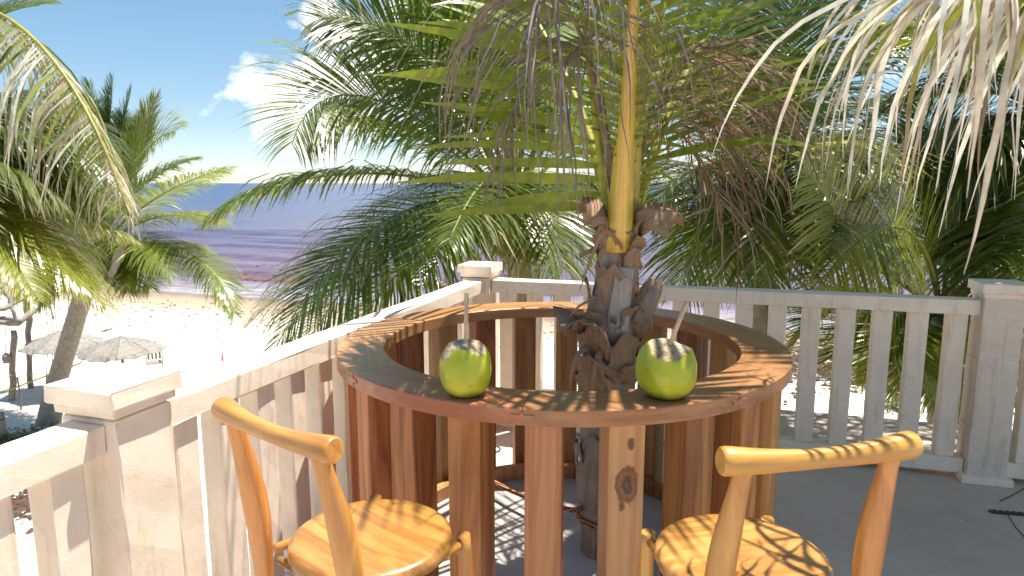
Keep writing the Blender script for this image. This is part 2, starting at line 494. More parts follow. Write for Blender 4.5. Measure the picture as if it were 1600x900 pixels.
# coordinate frames of the terrace (a: along the side railing towards the sea, b: along the back railing)
TH, TH2 = 0.3196, 0.29
A1 = Vector((math.sin(TH), math.cos(TH), 0)); B1 = Vector((math.cos(TH), -math.sin(TH), 0))
B2 = Vector((math.cos(TH2), -math.sin(TH2), 0)); A2 = Vector((math.sin(TH2), math.cos(TH2), 0))
CORNER = Vector((-0.217, 4.63, 0))
NEARP = CORNER - A1 * 2.904
RIGHTP = CORNER + B2 * 3.07
GROUND = -5.0
SEA = -5.6
SHORE = 36.0

# ------------------------------------------------------------------ beach, sea
def beach_z(s, x, y):
    base = np.where(s < 24, GROUND, GROUND - (s - 24) * (0.6 / (SHORE - 24)))
    base = np.where(s > SHORE + 6, base - (s - SHORE - 6) * 0.05, base)
    lump = 0.05 * np.sin(x * 0.9 + 1.3 * np.sin(y * 0.7)) * np.sin(y * 0.8 + 0.6) + 0.025 * np.sin(x * 2.7 + y) * np.sin(y * 2.3 - x * 0.8)
    return base + lump * np.clip((SHORE - s) / 8, 0.15, 1)
def mat_sand():
    m, nt, b, o = new_mat('white_sand')
    g = N(nt, 'ShaderNodeNewGeometry'); p = g.outputs['Position']
    sp = N(nt, 'ShaderNodeSeparateXYZ'); nt.links.new(p, sp.inputs[0])
    s = math_n(nt, 'ADD', math_n(nt, 'MULTIPLY', sp.outputs[0], math.sin(TH)), math_n(nt, 'MULTIPLY', sp.outputs[1], math.cos(TH)))
    n1 = noise(nt, p, 0.35, 6, 0.6); n2 = noise(nt, p, 2.2, 6, 0.65); n3 = noise(nt, p, 16, 4, 0.6)
    c = ramp(nt, n2, [(0.3, (0.62, 0.56, 0.47)), (0.6, (0.74, 0.69, 0.60))])
    wet = math_n(nt, 'ADD', s, math_n(nt, 'MULTIPLY', math_n(nt, 'SUBTRACT', n1, 0.5), 5.0))
    mr = N(nt, 'ShaderNodeMapRange'); nt.links.new(wet, mr.inputs[0])
    mr.inputs[1].default_value = 24.0; mr.inputs[2].default_value = 31.5
    c = mixc(nt, mr.outputs[0], c, (0.36, 0.28, 0.20))
    mr2 = N(nt, 'ShaderNodeMapRange'); nt.links.new(wet, mr2.inputs[0])
    mr2.inputs[1].default_value = 32.5; mr2.inputs[2].default_value = 35.0
    c = mixc(nt, mr2.outputs[0], c, (0.19, 0.14, 0.11))
    c = mixc(nt, ramp(nt, n3, [(0.62, 0.0), (0.75, 0.4)]), c, (0.25, 0.19, 0.14))
    nt.links.new(c, b.inputs['Base Color']); b.inputs['Roughness'].default_value = 0.9
    bump(nt, b, math_n(nt, 'ADD', n2, math_n(nt, 'MULTIPLY', n3, 0.4)), 0.8, 0.12)
    return m
def build_beach():
    ss = np.concatenate([np.linspace(-60, 0, 13)[:-1], np.linspace(0, 46, 150), np.linspace(48, 140, 12)])
    tt = np.concatenate([np.linspace(-400, -50, 12)[:-1], np.linspace(-50, 50, 230), np.linspace(50, 400, 12)[1:]])
    S_, T_ = np.meshgrid(ss, tt, indexing='ij')
    X = S_ * A1.x + T_ * B1.x; Y = S_ * A1.y + T_ * B1.y
    Z = beach_z(S_, X, Y)
    V = np.stack([X, Y, Z], -1).reshape(-1, 3)
    a, b_ = S_.shape
    idx = np.arange(a * b_).reshape(a, b_)
    Fc = np.stack([idx[:-1, :-1], idx[1:, :-1], idx[1:, 1:], idx[:-1, 1:]], -1).reshape(-1, 4)[:, ::-1]
    tag(link('beach', to_mesh('beach', V, Fc), mat_sand()), 'white sand beach below the terrace', 'beach', kind='structure')
build_beach()

def mat_sea():
    m, nt, b, o = new_mat('sea_water')
    g = N(nt, 'ShaderNodeNewGeometry'); p = g.outputs['Position']
    sp = N(nt, 'ShaderNodeSeparateXYZ'); nt.links.new(p, sp.inputs[0])
    s = math_n(nt, 'ADD', math_n(nt, 'MULTIPLY', sp.outputs[0], math.sin(TH)), math_n(nt, 'MULTIPLY', sp.outputs[1], math.cos(TH)))
    mp = N(nt, 'ShaderNodeMapping'); mp.inputs['Rotation'].default_value = (0, 0, TH); mp.inputs['Scale'].default_value = (0.25, 1, 1)
    nt.links.new(p, mp.inputs['Vector'])
    n0 = noise(nt, mp.outputs[0], 0.05, 5, 0.6)
    n1 = noise(nt, mp.outputs[0], 0.45, 6, 0.6); n2 = noise(nt, mp.outputs[0], 2.2, 5, 0.6)
    sj = math_n(nt, 'ADD', s, math_n(nt, 'MULTIPLY', math_n(nt, 'SUBTRACT', n0, 0.5), 70.0))
    lg = math_n(nt, 'LOGARITHM', math_n(nt, 'MAXIMUM', sj, 20.0), 10.0)
    mr = N(nt, 'ShaderNodeMapRange'); nt.links.new(lg, mr.inputs[0])
    mr.inputs[1].default_value = 1.5; mr.inputs[2].default_value = 3.2
    c = ramp(nt, mr.outputs[0], [(0.0, (0.20, 0.175, 0.235)), (0.10, (0.165, 0.115, 0.175)), (0.28, (0.100, 0.108, 0.200)), (0.5, (0.040, 0.085, 0.19)), (1.0, (0.008, 0.050, 0.15))])
    c = mixc(nt, ramp(nt, n1, [(0.40, 0.7), (0.60, 0.0)]), c, (0.06, 0.055, 0.10))
    # foam in the wash next to the sand
    fs = math_n(nt, 'ADD', s, math_n(nt, 'MULTIPLY', math_n(nt, 'SUBTRACT', n1, 0.5), 7.0))
    f1 = N(nt, 'ShaderNodeMapRange'); nt.links.new(fs, f1.inputs[0]); f1.inputs[1].default_value = SHORE + 5.5; f1.inputs[2].default_value = SHORE + 2.5
    fm = math_n(nt, 'MULTIPLY', f1.outputs[0], ramp(nt, n2, [(0.35, 0.15), (0.6, 0.75)]))
    c = mixc(nt, fm, c, (0.50, 0.49, 0.52))
    nt.links.new(c, b.inputs['Base Color'])
    b.inputs['Roughness'].default_value = 0.28
    b.inputs['IOR'].default_value = 1.33
    b.inputs['Specular IOR Level'].default_value = 0.32
    n3 = noise(nt, mp.outputs[0], 7.0, 4, 0.6)
    h = math_n(nt, 'ADD', math_n(nt, 'MULTIPLY', n1, 1.0), math_n(nt, 'ADD', math_n(nt, 'MULTIPLY', n2, 0.55), math_n(nt, 'MULTIPLY', n3, 0.2)))
    bump(nt, b, h, 0.9, 0.55)
    return m
def build_sea():
    ss = np.concatenate([np.linspace(34.5, 90, 140), np.geomspace(91, 26000, 60)])
    tt = np.concatenate([-np.geomspace(120, 26000, 24)[::-1], np.linspace(-115, 115, 60), np.geomspace(120, 26000, 24)])
    S_, T_ = np.meshgrid(ss, tt, indexing='ij')
    X = S_ * A1.x + T_ * B1.x; Y = S_ * A1.y + T_ * B1.y
    amp = np.where((S_ > 36) & (S_ < 90), 0.11, 0.0)
    Z = SEA + amp * (np.sin(S_ * 1.25 + 0.4 * np.sin(T_ * 0.13)) + 0.6 * np.sin(S_ * 2.1 + T_ * 0.21))
    V = np.stack([X, Y, Z], -1).reshape(-1, 3)
    a, b_ = S_.shape
    idx = np.arange(a * b_).reshape(a, b_)
    Fc = np.stack([idx[:-1, :-1], idx[1:, :-1], idx[1:, 1:], idx[:-1, 1:]], -1).reshape(-1, 4)[:, ::-1]
    tag(link('sea', to_mesh('sea', V, Fc), mat_sea()), 'blue sea turning purple brown near the shore', 'sea', kind='structure')
build_sea()

def clumps(name, P, size, flat, mat, label, cat):
    base = np.array([[1, 0, 0], [0.4, 0.9, 0], [-0.7, 0.6, 0], [-0.8, -0.6, 0], [0.3, -0.95, 0], [0, 0, 1], [0.35, 0.2, 0.8]], float)
    fc = np.array([[0, 1, 6], [1, 2, 5], [2, 3, 5], [3, 4, 5], [4, 0, 6], [1, 5, 6], [4, 6, 5]])
    n = len(P)
    ang = rng.uniform(0, 6.28, n); sc = size * rng.uniform(0.5, 1.5, n)
    V = np.repeat(base[None], n, 0) * rng.uniform(0.6, 1.3, (n, 7, 1))
    c, s = np.cos(ang)[:, None], np.sin(ang)[:, None]
    x = V[..., 0] * c - V[..., 1] * s * 0.6; y = V[..., 0] * s + V[..., 1] * c * 0.6
    V = np.stack([x * sc[:, None], y * sc[:, None], V[..., 2] * sc[:, None] * flat], -1) + P[:, None, :]
    Fa = (np.arange(n)[:, None, None] * 7 + fc[None]).reshape(-1, 3)
    tag(link(name, to_mesh(name, V.reshape(-1, 3), Fa, False), mat), label, cat, kind='stuff')
def st(s, t):
    return np.stack([s * A1.x + t * B1.x, s * A1.y + t * B1.y], -1)
n = 900
s_ = np.clip(rng.normal(29.5, 2.6, n), 20, 35); t_ = rng.uniform(-45, 25, n)
xy = st(s_, t_)
clumps('beach_debris', np.c_[xy, beach_z(s_, xy[:, 0], xy[:, 1]) + 0.0], 0.11, 0.35, M['weed'], 'scattered dark seaweed bits on the sand near the water', 'seaweed')
n = 3800
t_ = rng.uniform(-55, 40, n)
s_ = SHORE + 7.4 + 0.7 * np.sin(t_ * 0.22) + rng.normal(0, 0.55, n) + np.where(rng.random(n) < 0.25, rng.uniform(0, 8, n), 0)
keep = np.sin(t_ * 0.35 + 1) + 0.6 * np.sin(t_ * 0.93) > -0.5
s_, t_ = s_[keep], t_[keep]
clumps('floating_seaweed', np.c_[st(s_, t_), np.full(len(s_), SEA + 0.09)], 0.2, 0.16, M['sarg'], 'band of red brown seaweed floating off the beach', 'seaweed')
n = 2600
c0 = on(1400, 572, GROUND)
px = rng.normal(0, 1, (n, 2)) * np.array([2.6, 2.2]) + np.array([c0.x, c0.y])
clumps('dry_seaweed_heap', np.c_[px, np.full(n, GROUND + 0.03)], 0.15, 0.4, M['weed'], 'brown dry seaweed and leaf litter on the sand beyond the back railing', 'seaweed')

# ------------------------------------------------------------------ terrace
def build_terrace():
    bm = bmesh.new()
    k = CORNER
    pts = [k - B1 * 0.17 + A2 * 0.95, k + B2 * 12 + A2 * 0.95, k + B2 * 12 - A1 * 12, k - B1 * 0.17 - A1 * 12]
    top = [bm.verts.new((p.x, p.y, 0)) for p in pts]
    bot = [bm.verts.new((p.x, p.y, GROUND - 0.3)) for p in pts]
    bm.faces.new(list(reversed(top)))
    bm.faces.new(bot)
    for i in range(4):
        j = (i + 1) % 4
        bm.faces.new((top[i], top[j], bot[j], bot[i]))
    bmesh.ops.recalc_face_normals(bm, faces=bm.faces)
    tag(link('terrace_floor', bm_mesh('terrace_floor', bm), M['deck']), 'grey concrete terrace floor high above the beach', 'floor', kind='structure')
build_terrace()

PILLAR_W = 0.195
def pillar(pos, rz, name, label, blocks=False):
    e = empty(name, pos, rz, label, 'pillar', 'balustrade pillars')
    if blocks:
        hs = [0.12, 0.20, 0.20, 0.20, 0.19, 0.165]
        z = 0.0
        link('mortar_core', box_mesh('mortar_core', PILLAR_W - 0.006, PILLAR_W - 0.006, 1.07, 0, z0=0.01), M['plaster'], e)
        for i, h in enumerate(hs):
            link('block', box_mesh('block', PILLAR_W + (0.004 if i % 2 else 0), PILLAR_W + (0.002 if i % 3 else 0.004), h - 0.003, 0.006, z0=z, rough=0.0012), M['block'], e)
            z += h
    else:
        link('shaft', box_mesh('shaft', PILLAR_W, PILLAR_W, 1.06, 0.010, z0=0.0, rough=0.002, cuts=9), M['plaster'], e)
    link('neck', box_mesh('neck', PILLAR_W + 0.022, PILLAR_W + 0.022, 0.03, 0.008, z0=1.068, rough=0.001), M['plaster'], e)
    link('cap', box_mesh('cap', 0.2435, 0.2435, 0.053, 0.006, z0=1.097, rough=0.002, cuts=5), M['plaster'], e)
    link('footing', box_mesh('footing', 0.255, 0.255, 0.045, 0.006, z0=0.0), M['plaster'], e)
    return e
pillar(NEARP, -TH, 'near_pillar', 'plastered white square pillar with flat cap, nearest on the left')
pillar(CORNER, -TH, 'corner_pillar', 'white square pillar with flat cap at the far corner of the railings')
pillar(RIGHTP, -TH2, 'block_pillar', 'shaded block pillar with visible joints at the right end of the back railing', True)

BAL = {}
def balustrade(p0, p1, name, label, spacing=0.192, first=0.16, w=0.098, d=0.085):
    v = p1 - p0; L = v.length
    ang = math.atan2(v.y, v.x)
    e = empty(name, p0, ang, label, 'balustrade', 'balustrade sections')
    o = link('top_rail', box_mesh('top_rail', L, 0.128, 0.083, 0.006, z0=0.965, rough=0.0018, cuts=12), M['plaster'], e, (L / 2, 0, 0))
    link('bottom_rail', box_mesh('bottom_rail', L, 0.10, 0.09, 0.006, z0=0.03, rough=0.0015, cuts=10), M['plaster'], e, (L / 2, 0, 0))
    if 'b' not in BAL:
        BAL['b'] = [box_mesh('baluster', w, d, 0.846, 0.009, z0=0.1195, rough=0.0016 + 0.0003 * k, cuts=7) for k in range(3)]
    nb = max(1, int(round((L - 2 * first) / spacing)) + 1)
    for k in range(nb):
        x = first + (L - 2 * first) * k / max(1, nb - 1)
        b = link('baluster', BAL['b'][k % 3], M['plaster'], e, (x + random.uniform(-.003, .003), random.uniform(-.003, .003), 0), (0, 0, random.choice((0, math.pi)) + random.uniform(-.02, .02)))
    return e
h = PILLAR_W / 2 + 0.003
balustrade(NEARP + A1 * h, CORNER - A1 * h, 'side_balustrade', 'sunlit white balustrade running from the near pillar to the corner pillar', first=0.10)
balustrade(NEARP - A1 * 2.2, NEARP - A1 * h, 'near_balustrade', 'short stretch of white balustrade at the lower left edge', first=0.10)
balustrade(CORNER + B2 * h, RIGHTP - B2 * h, 'back_balustrade', 'shaded white balustrade behind the round table', first=0.10)
balustrade(RIGHTP + B2 * h, RIGHTP + B2 * 2.6, 'right_balustrade', 'end of white balustrade right of the block pillar, at the frame edge', first=0.10)

# floor drain and wires at the right
dr = empty('floor_drain', on(1580, 803, 0), -0.2, 'dark slotted drain strip set in the shaded floor', 'drain')
link('frame', box_mesh('frame', 0.20, 0.035, 0.006, 0.002, z0=0.001), M['metal'], dr)
for k in range(6):
    link('slot_bar', box_mesh('slot_bar', 0.012, 0.028, 0.004, 0.001, z0=0.0075), M['metal'], dr, (-0.075 + 0.03 * k, 0, 0))
tag(tube('loose_wire', [on(1562, 783, .004), on(1585, 772, .006), on(1605, 760, .004), on(1640, 745, .004)], 0.0025, M['metal'], sides=6), 'thin black wire on the floor behind the drain strip', 'wire')
tag(tube('loose_wire', [on(1575, 805, .012), on(1588, 825, .006), on(1600, 838, .004), on(1630, 870, .004)], 0.0025, M['metal'], sides=6), 'thin black wire on the floor in front of the drain strip', 'wire')

# ------------------------------------------------------------------ round table
TC = Vector((0.199, 2.782, 0)); TR, TRI, TZ = 0.906, 0.722, 1.05
def build_table():
    e = empty('round_bar_table', TC, 0, 'round red wooden bar table built as a ring of slats around a palm', 'table')
    # plinth inside
    nseg = 8; span = 2 * math.pi / nseg
    # one sector, centred on local -y, grain along local x
    def sector(r0, r1, z0, z1, half, k=14, bev=0.004, name='top_segment'):
        V, Fc = [], []
        prof = [(r0, z0), (r1, z0), (r1, z1 - bev), (r1 - bev, z1), (r0 + bev, z1), (r0, z1 - bev)]
        m_ = len(prof)
        for i in range(k + 1):
            a = -half + 2 * half * i / k
            for (r, z) in prof:
                V.append((r * math.sin(a), -r * math.cos(a), z))
        for i in range(k):
            for j in range(m_):
                p, q = i * m_ + j, i * m_ + (j + 1) % m_
                Fc.append((p, q, q + m_, p + m_))
        Fc.append(tuple(reversed(range(m_)))); Fc.append(tuple(range(k * m_, (k + 1) * m_)))
        me = bpy.data.meshes.new(name); me.from_pydata(V, [], Fc)
        bm = bmesh.new(); bm.from_mesh(me); bmesh.ops.recalc_face_normals(bm, faces=bm.faces); bm.to_mesh(me); bm.free()
        return me
    seg = sector(TRI, TR, TZ - 0.052, TZ, span / 2 - 0.0012)
    bot = sector(0.690, 0.742, 0.1225, 0.19, span / 2 - 0.0015, 10, 0.003, 'bottom_ring_segment')
    for i in range(nseg):
        a = R(-10.8) + span * (i + 0.5)
        o = link('top_segment', seg, M['rim'], e, rot=(0, 0, a))
        link('bottom_ring_segment', bot, M['slat'], e, rot=(0, 0, a))
        # butterfly keys across the joint, in the outer rim
        ja = R(-10.8) + span * i
        key = link('butterfly_key', KEY, M['rim'], e, (math.sin(ja) * (TR + 0.0005), -math.cos(ja) * (TR + 0.0005), TZ - 0.026), (0, 0, ja))
    # slats
    nsl = 22
    me = box_mesh('slat', 0.112, 0.104, 0.996, 0.005, z0=0.0)
    me2 = box_mesh('slat', 0.112, 0.104, 0.996, 0.005, z0=0.0)
    rr = 0.770 + 0.052
    for k in range(nsl):
        a = R(9.4) + 2 * math.pi * k / nsl
        knotty = (k == 0)
        o = link('slat', me2 if knotty else me, M['sap'] if knotty else M['slat'], e, (math.sin(a) * rr, -math.cos(a) * rr, 0.001), (0, 0, a + random.uniform(-.02, .02)))
        if knotty: o['label'] = 'pale front slat with a large dark knot'
    tag(e)
    pl = lathe('planter_slab', [(0.742, 0.003), (0.742, 0.112), (0.734, 0.12), (0.01, 0.12)], 72)
    me_ = link('planter_slab', pl, M['slab'], None, TC)
    me_.data.polygons.foreach_set('use_smooth', [False] * len(pl.polygons))
    tag(me_, 'low round grey concrete slab inside the table ring', 'slab')
KEY = None
def key_mesh():
    bm = bmesh.new()
    pts = [(-0.034, -0.006), (-0.012, -0.006), (-0.006, -0.02), (0.006, -0.02), (0.012, -0.006), (0.034, -0.006), (0.034, 0.007), (0.006, 0.007), (0.006, 0.014), (-0.006, 0.014), (-0.006, 0.007), (-0.034, 0.007)]
    f = bm.faces.new([bm.verts.new((x, 0, z)) for x, z in pts])
    r = bmesh.ops.extrude_face_region(bm, geom=[f])
    for v in [g for g in r['geom'] if isinstance(g, bmesh.types.BMVert)]: v.co.y += 0.004
    for v in bm.verts: v.co.y -= 0.002
    bmesh.ops.recalc_face_normals(bm, faces=bm.faces)
    return bm_mesh('butterfly_key', bm)
KEY = key_mesh()
build_table()

# ------------------------------------------------------------------ coconuts
def coconut(name, px, py, width, height, label, seed, planes, straw_tip, lobes, sides_cut):
    p = on(px, py, TZ)
    e = empty(name, (p.x, p.y, TZ + 0.0012), 0, label, 'coconut', 'coconuts on the table')
    r_ = width / 2; H_ = height * 1.10
    nu, nv = 72, 48
    V = np.zeros((nv + 1, nu, 3))
    for i in range(nv + 1):
        f = i / nv
        z = H_ * (0.5 - 0.5 * math.cos(math.pi * f))
        zz = z / H_
        rr = r_ * (max(0.0, 1 - abs((zz - 0.47) / (0.53 if zz > 0.47 else 0.52)) ** 2.3)) ** 0.5
        for k in range(nu):
            a = 2 * math.pi * k / nu
            q = 1 + lobes * math.cos(3 * a + seed) * (0.3 + zz) + 0.012 * math.sin(5 * a + 2 * seed + zz * 4) + 0.006 * math.sin(11 * a + zz * 17)
            V[i, k] = (rr * q * math.cos(a), rr * q * math.sin(a), z)
    V[..., 2] = np.maximum(V[..., 2], height * 0.035) - height * 0.035
    top = np.zeros((nv + 1, nu), bool)
    g = np.random.default_rng(seed)
    for (az, tilt, dist, white) in planes:
        nrm = np.array([math.cos(az) * math.sin(tilt), math.sin(az) * math.sin(tilt), math.cos(tilt)])
        c0_ = np.array([0, 0, height * 0.5])
        d = (V - c0_) @ nrm - dist * height
        over = d > 0
        V = V - np.where(over, d, 0)[..., None] * nrm
        if white: top |= over
        V += (g.normal(0, 0.0007, V.shape)) * (over & bool(white))[..., None]
    idx = np.arange((nv + 1) * nu).reshape(nv + 1, nu)
    Fq = np.stack([idx[:-1], np.roll(idx, -1, 1)[:-1], np.roll(idx, -1, 1)[1:], idx[1:]], -1).reshape(-1, 4)
    tf = top.reshape(-1)[Fq].sum(1) >= 3
    P_ = V.reshape(-1, 3)
    for nm, sel, mt in (('green_husk', ~tf, 'coco'), ('cut_top', tf, 'husk')):
        link(nm, to_mesh(nm, P_, Fq[sel], nm != 'cut_top'), M[mt], e)
    tip = at(straw_tip[0], straw_tip[1], p.y + straw_tip[2])
    lt = tip - Vector((p.x, p.y, TZ + 0.0012))
    b0 = Vector((0.0, 0.0, height * 0.84)) + Vector((lt.x, lt.y, 0)) * 0.06
    d = (lt - b0)
    tube('straw', [b0 - d * 0.1, b0 + d * 0.5, lt], [0.0068, 0.0068, 0.0068], M['straw'], e, 10)
    return e
coconut('coconut', 728, 616, 0.160, 0.170, 'cut green coconut with a near upright straw, in the shade, left on the table', 2,
        [(R(-100), R(6), 0.43, 1), (R(-160), R(52), 0.46, 1), (R(-40), R(40), 0.49, 1), (R(60), R(48), 0.50, 1), (R(-70), R(80), 0.455, 0), (R(-150), R(95), 0.46, 0), (R(10), R(84), 0.465, 0)], (729, 458, 0.06), 0.02, 0)
coconut('coconut', 1040, 618, 0.184, 0.172, 'larger cut green coconut with a slanting straw, right on the table', 5,
        [(R(-80), R(12), 0.41, 1), (R(-100), R(32), 0.462, 1), (R(20), R(26), 0.49, 1), (R(-110), R(72), 0.515, 0), (R(-60), R(66), 0.525, 0), (R(-10), R(70), 0.53, 0), (R(-160), R(68), 0.53, 0)], (1073, 471, 0.02), 0.015, 0)

# ------------------------------------------------------------------ bar stools
def stool_proto(name):
    e = empty(name, (0, 0, 0))
    SZ = 0.78
    prof = [(0.10, SZ - 0.052), (0.185, SZ - 0.050), (0.207, SZ - 0.040), (0.214, SZ - 0.025), (0.210, SZ - 0.009), (0.197, SZ - 0.001), (0.18, SZ), (0.12, SZ - 0.006), (0.05, SZ - 0.010), (0.005, SZ - 0.011)]
    link('seat', lathe('seat', prof, 64), M['seat'], e)
    pts, rad = [], []
    for u in [-1, -0.996, -0.985, -0.96] + [-0.9 + 1.8 * i / 18 for i in range(19)] + [0.96, 0.985, 0.996, 1]:
        pts.append((0.222 * u, -0.268 - 0.014 * (1 - u * u), 1.15 - 0.007 * (1 - u * u)))
        rr = 0.0205 + 0.0090 * min(1, abs(u) / 0.9) ** 1.8
        q = max(0.0, (abs(u) - 0.96) / 0.04)
        rad.append(rr * (1 - 0.16 * q ** 2.5))
    o = tube('back_rail', pts, rad, M['rail'], e, 20)
    for s in (-1, 1):
        P = bez([(s * 0.168, -0.272, 1.145), (s * 0.178, -0.235, 0.95), (s * 0.185, -0.155, 0.82), (s * 0.212, -0.235, 0.0)], 22)
        tt = np.linspace(0, 1, 22)
        rad = 0.0175 + 0.0135 * np.exp(-((tt - 0.40) / 0.24) ** 2)
        tube('back_leg', P.tolist(), rad.tolist(), M['chair'], e, 16)
        P = bez([(s * 0.178, 0.165, 0.765), (s * 0.182, 0.175, 0.5), (s * 0.215, 0.215, 0.0)], 14)
        tube('front_leg', P.tolist(), (0.0165 + 0.006 * np.exp(-((np.linspace(0, 1, 14) - 0.3) / 0.25) ** 2)).tolist(), M['chair'], e, 16)
        tube('side_stretcher', [(s * 0.187, -0.17, 0.745), (s * 0.172, 0, 0.738), (s * 0.177, 0.16, 0.742)], [0.012, 0.016, 0.012], M['rail'], e, 12)
        tube('side_stretcher', [(s * 0.198, -0.19, 0.30), (s * 0.195, 0, 0.30), (s * 0.197, 0.19, 0.30)], [0.011, 0.014, 0.011], M['rail'], e, 12)
    for y in (-0.182, 0.182):
        tube('cross_stretcher', [(-0.19, y * 1.02, 0.24), (0, y, 0.24), (0.19, y * 1.02, 0.24)], [0.011, 0.014, 0.011], M['rail'], e, 12)
        tube('cross_stretcher', [(-0.175, y * 0.9, 0.715), (0, y * 0.9, 0.712), (0.175, y * 0.9, 0.715)], [0.011, 0.014, 0.011], M['rail'], e, 12)
    return e
M['rail'] = mat_wood('stool_rail_wood', [(0.18, (0.20, 0.07, 0.014)), (0.42, (0.40, 0.165, 0.036)), (0.7, (0.53, 0.25, 0.062)), (0.95, (0.60, 0.33, 0.10))], 0, 0.33, 9, 6, 0.25, 0.12)
def copy_tree(o, parent=None):
    c = o.copy(); COL.objects.link(c)
    if parent is not None: c.parent = parent
    for ch in list(o.children): copy_tree(ch, c)
    return c
def place_stool(e, l, r, label):
    a, b = on(l[0], l[1], 1.15), on(r[0], r[1], 1.15)
    m = (a + b) / 2; d = (b - a); d.z = 0; d.normalize()
    f = Vector((-d.y, d.x, 0))
    c = m + f * 0.275
    e.location = (c.x, c.y, 0.001)
    e.rotation_euler = (0, 0, math.atan2(d.y, d.x))
    tag(e, label, 'bar stool', 'wooden bar stools')
s0 = stool_proto('bar_stool')
s1 = copy_tree(s0)
place_stool(s0, (348, 640), (512, 704), 'honey wood bar stool with sunlit round seat, left, beside the white railing')
place_stool(s1, (1140, 722), (1420, 697), 'honey wood bar stool with striped leaf shadows on its seat, right')

# ------------------------------------------------------------------ palms
GREENS = np.array([(0.070, 0.120, 0.026), (0.112, 0.168, 0.030), (0.160, 0.215, 0.036), (0.215, 0.262, 0.042)])
YEL = np.array((0.30, 0.29, 0.035)); TAN = np.array((0.40, 0.32, 0.22)); PALE = np.array((0.70, 0.63, 0.53)); BRN = np.array((0.14, 0.085, 0.05))
def norm(a): return a / np.maximum(np.linalg.norm(a, axis=-1, keepdims=True), 1e-9)
def leaflet_arrays(nref, jit, one, sref, ctrl, n, lmax, w, droop, t0, t1, roll, vee, segs, lprof, tone, dry, drytip, yellow, swirl, a0, a1, g, drycol):
    """both rows of leaflets of one frond: V (m, segs+1, 2, 3) and colours"""
    tt = np.linspace(t0, t1, n)
    tt = np.concatenate([tt + g.uniform(-.3, .3, n) / n, tt + g.uniform(-.3, .3, n) / n]).clip(0, 1)
    side = np.concatenate([np.ones(n), -np.ones(n)])
    P = [np.array(p, float) for p in ctrl]
    t = tt[:, None]
    if len(P) == 3:
        B = (1 - t) ** 2 * P[0] + 2 * t * (1 - t) * P[1] + t ** 2 * P[2]
        T = 2 * (1 - t) * (P[1] - P[0]) + 2 * t * (P[2] - P[1])
    else:
        B = (1 - t) ** 3 * P[0] + 3 * t * (1 - t) ** 2 * P[1] + 3 * t ** 2 * (1 - t) * P[2] + t ** 3 * P[3]
        T = 3 * (1 - t) ** 2 * (P[1] - P[0]) + 6 * t * (1 - t) * (P[2] - P[1]) + 3 * t ** 2 * (P[3] - P[2])
    T = norm(T)
    hor = P[-1] - P[0]; hor[2] = 0
    hor = hor / max(np.linalg.norm(hor), 1e-6)
    Sref = np.cross(hor, np.array([0, 0, 1.0])) if sref is None else np.array(sref, float)
    S = norm(Sref[None] - T * (T @ Sref)[:, None])
    if nref is not None: S = norm(np.cross(T, np.array(nref, float)))
    Nn = np.cross(S, T)
    c, s = math.cos(roll), math.sin(roll)
    S, Nn = S * c + Nn * s, Nn * c - S * s
    u = (tt - t0) / max(1e-6, t1 - t0)
    ang = np.radians(a0 + (a1 - a0) * u) + g.normal(0, 0.035 + jit * 0.3, len(tt))
    if lprof == 'palm':
        ln = lmax * (0.32 + 0.68 * np.sin(np.pi * np.clip(0.12 + 0.80 * u, 0, 1)) ** 0.8) * (1 - 0.45 * u ** 3)
    elif lprof == 'grow':
        ln = lmax * np.clip(0.08 + 1.15 * u, 0, 1)
    elif lprof == 'hang':
        ln = lmax * (1 - 0.68 * u ** 2.0) * g.uniform(0.6, 1.1, len(u))
    else:
        ln = lmax * np.ones_like(u)
    ln = ln * g.uniform(0.82, 1.12, len(tt))
    v = vee + g.normal(0, 0.04 + jit * 0.5, len(tt))
    d = norm(np.cos(ang)[:, None] * T + np.sin(ang)[:, None] * (side[:, None] * S * np.cos(v)[:, None] + Nn * np.sin(v)[:, None]))
    m = len(tt)
    V = np.zeros((m, segs + 1, 2, 3)); C = np.zeros((m, segs + 1, 2, 3))
    p = B.copy()
    wp = np.interp(np.linspace(0, 1, segs + 1), [0, 0.12, 0.4, 0.75, 1], [0.45, 0.9, 1.0, 0.7, 0.06])
    dr = droop * g.uniform(0.6, 1.5, m)
    tw = g.normal(0, swirl, (m, 1))
    lw = w * g.uniform(0.8, 1.2, m) * np.clip(ln / lmax, 0.45, 1)
    k0 = g.random(m)
    gi = np.clip(tone + g.normal(0, 0.35, m), 0, 2.999)
    base = GREENS[gi.astype(int)] * (1 - (gi % 1))[:, None] + GREENS[np.minimum(gi.astype(int) + 1, 3)] * (gi % 1)[:, None]
    base = base * (1 - yellow) + YEL * yellow
    isdry = (g.random(m) < dry)[:, None]
    dcol = drycol[g.integers(0, len(drycol), m)] * g.uniform(0.75, 1.15, (m, 1))
    for k in range(segs + 1):
        f = k / segs
        Wd = norm(T - d * np.sum(T * d, -1, keepdims=True))
        if swirl:
            Bn = np.cross(d, Wd); a_ = tw * (0.4 + f * 1.6)
            Wd = Wd * np.cos(a_) + Bn * np.sin(a_)
        hw = (lw * wp[k] * 0.5)[:, None]
        V[:, k, 0] = p - Wd * hw; V[:, k, 1] = p + Wd * hw
        td = np.clip((f - 1 + drytip * (0.4 + k0)) / 0.25, 0, 1)[:, None]
        cc = base * (1 - td) + (dcol * 0.9) * td
        cc = np.where(isdry, dcol, cc)
        C[:, k, :] = cc[:, None, :]
        if k < segs:
            p = p + d * (ln / segs)[:, None]
            d = norm(d + np.array([0, 0, -1.0]) * (dr * (0.35 + 1.3 * f) / segs * 4 * 0.5)[:, None] + g.normal(0, 0.012 + jit, (m, 3)))
    if one:
        k_ = side == one
        B, V, C = B[k_], V[k_], C[k_]
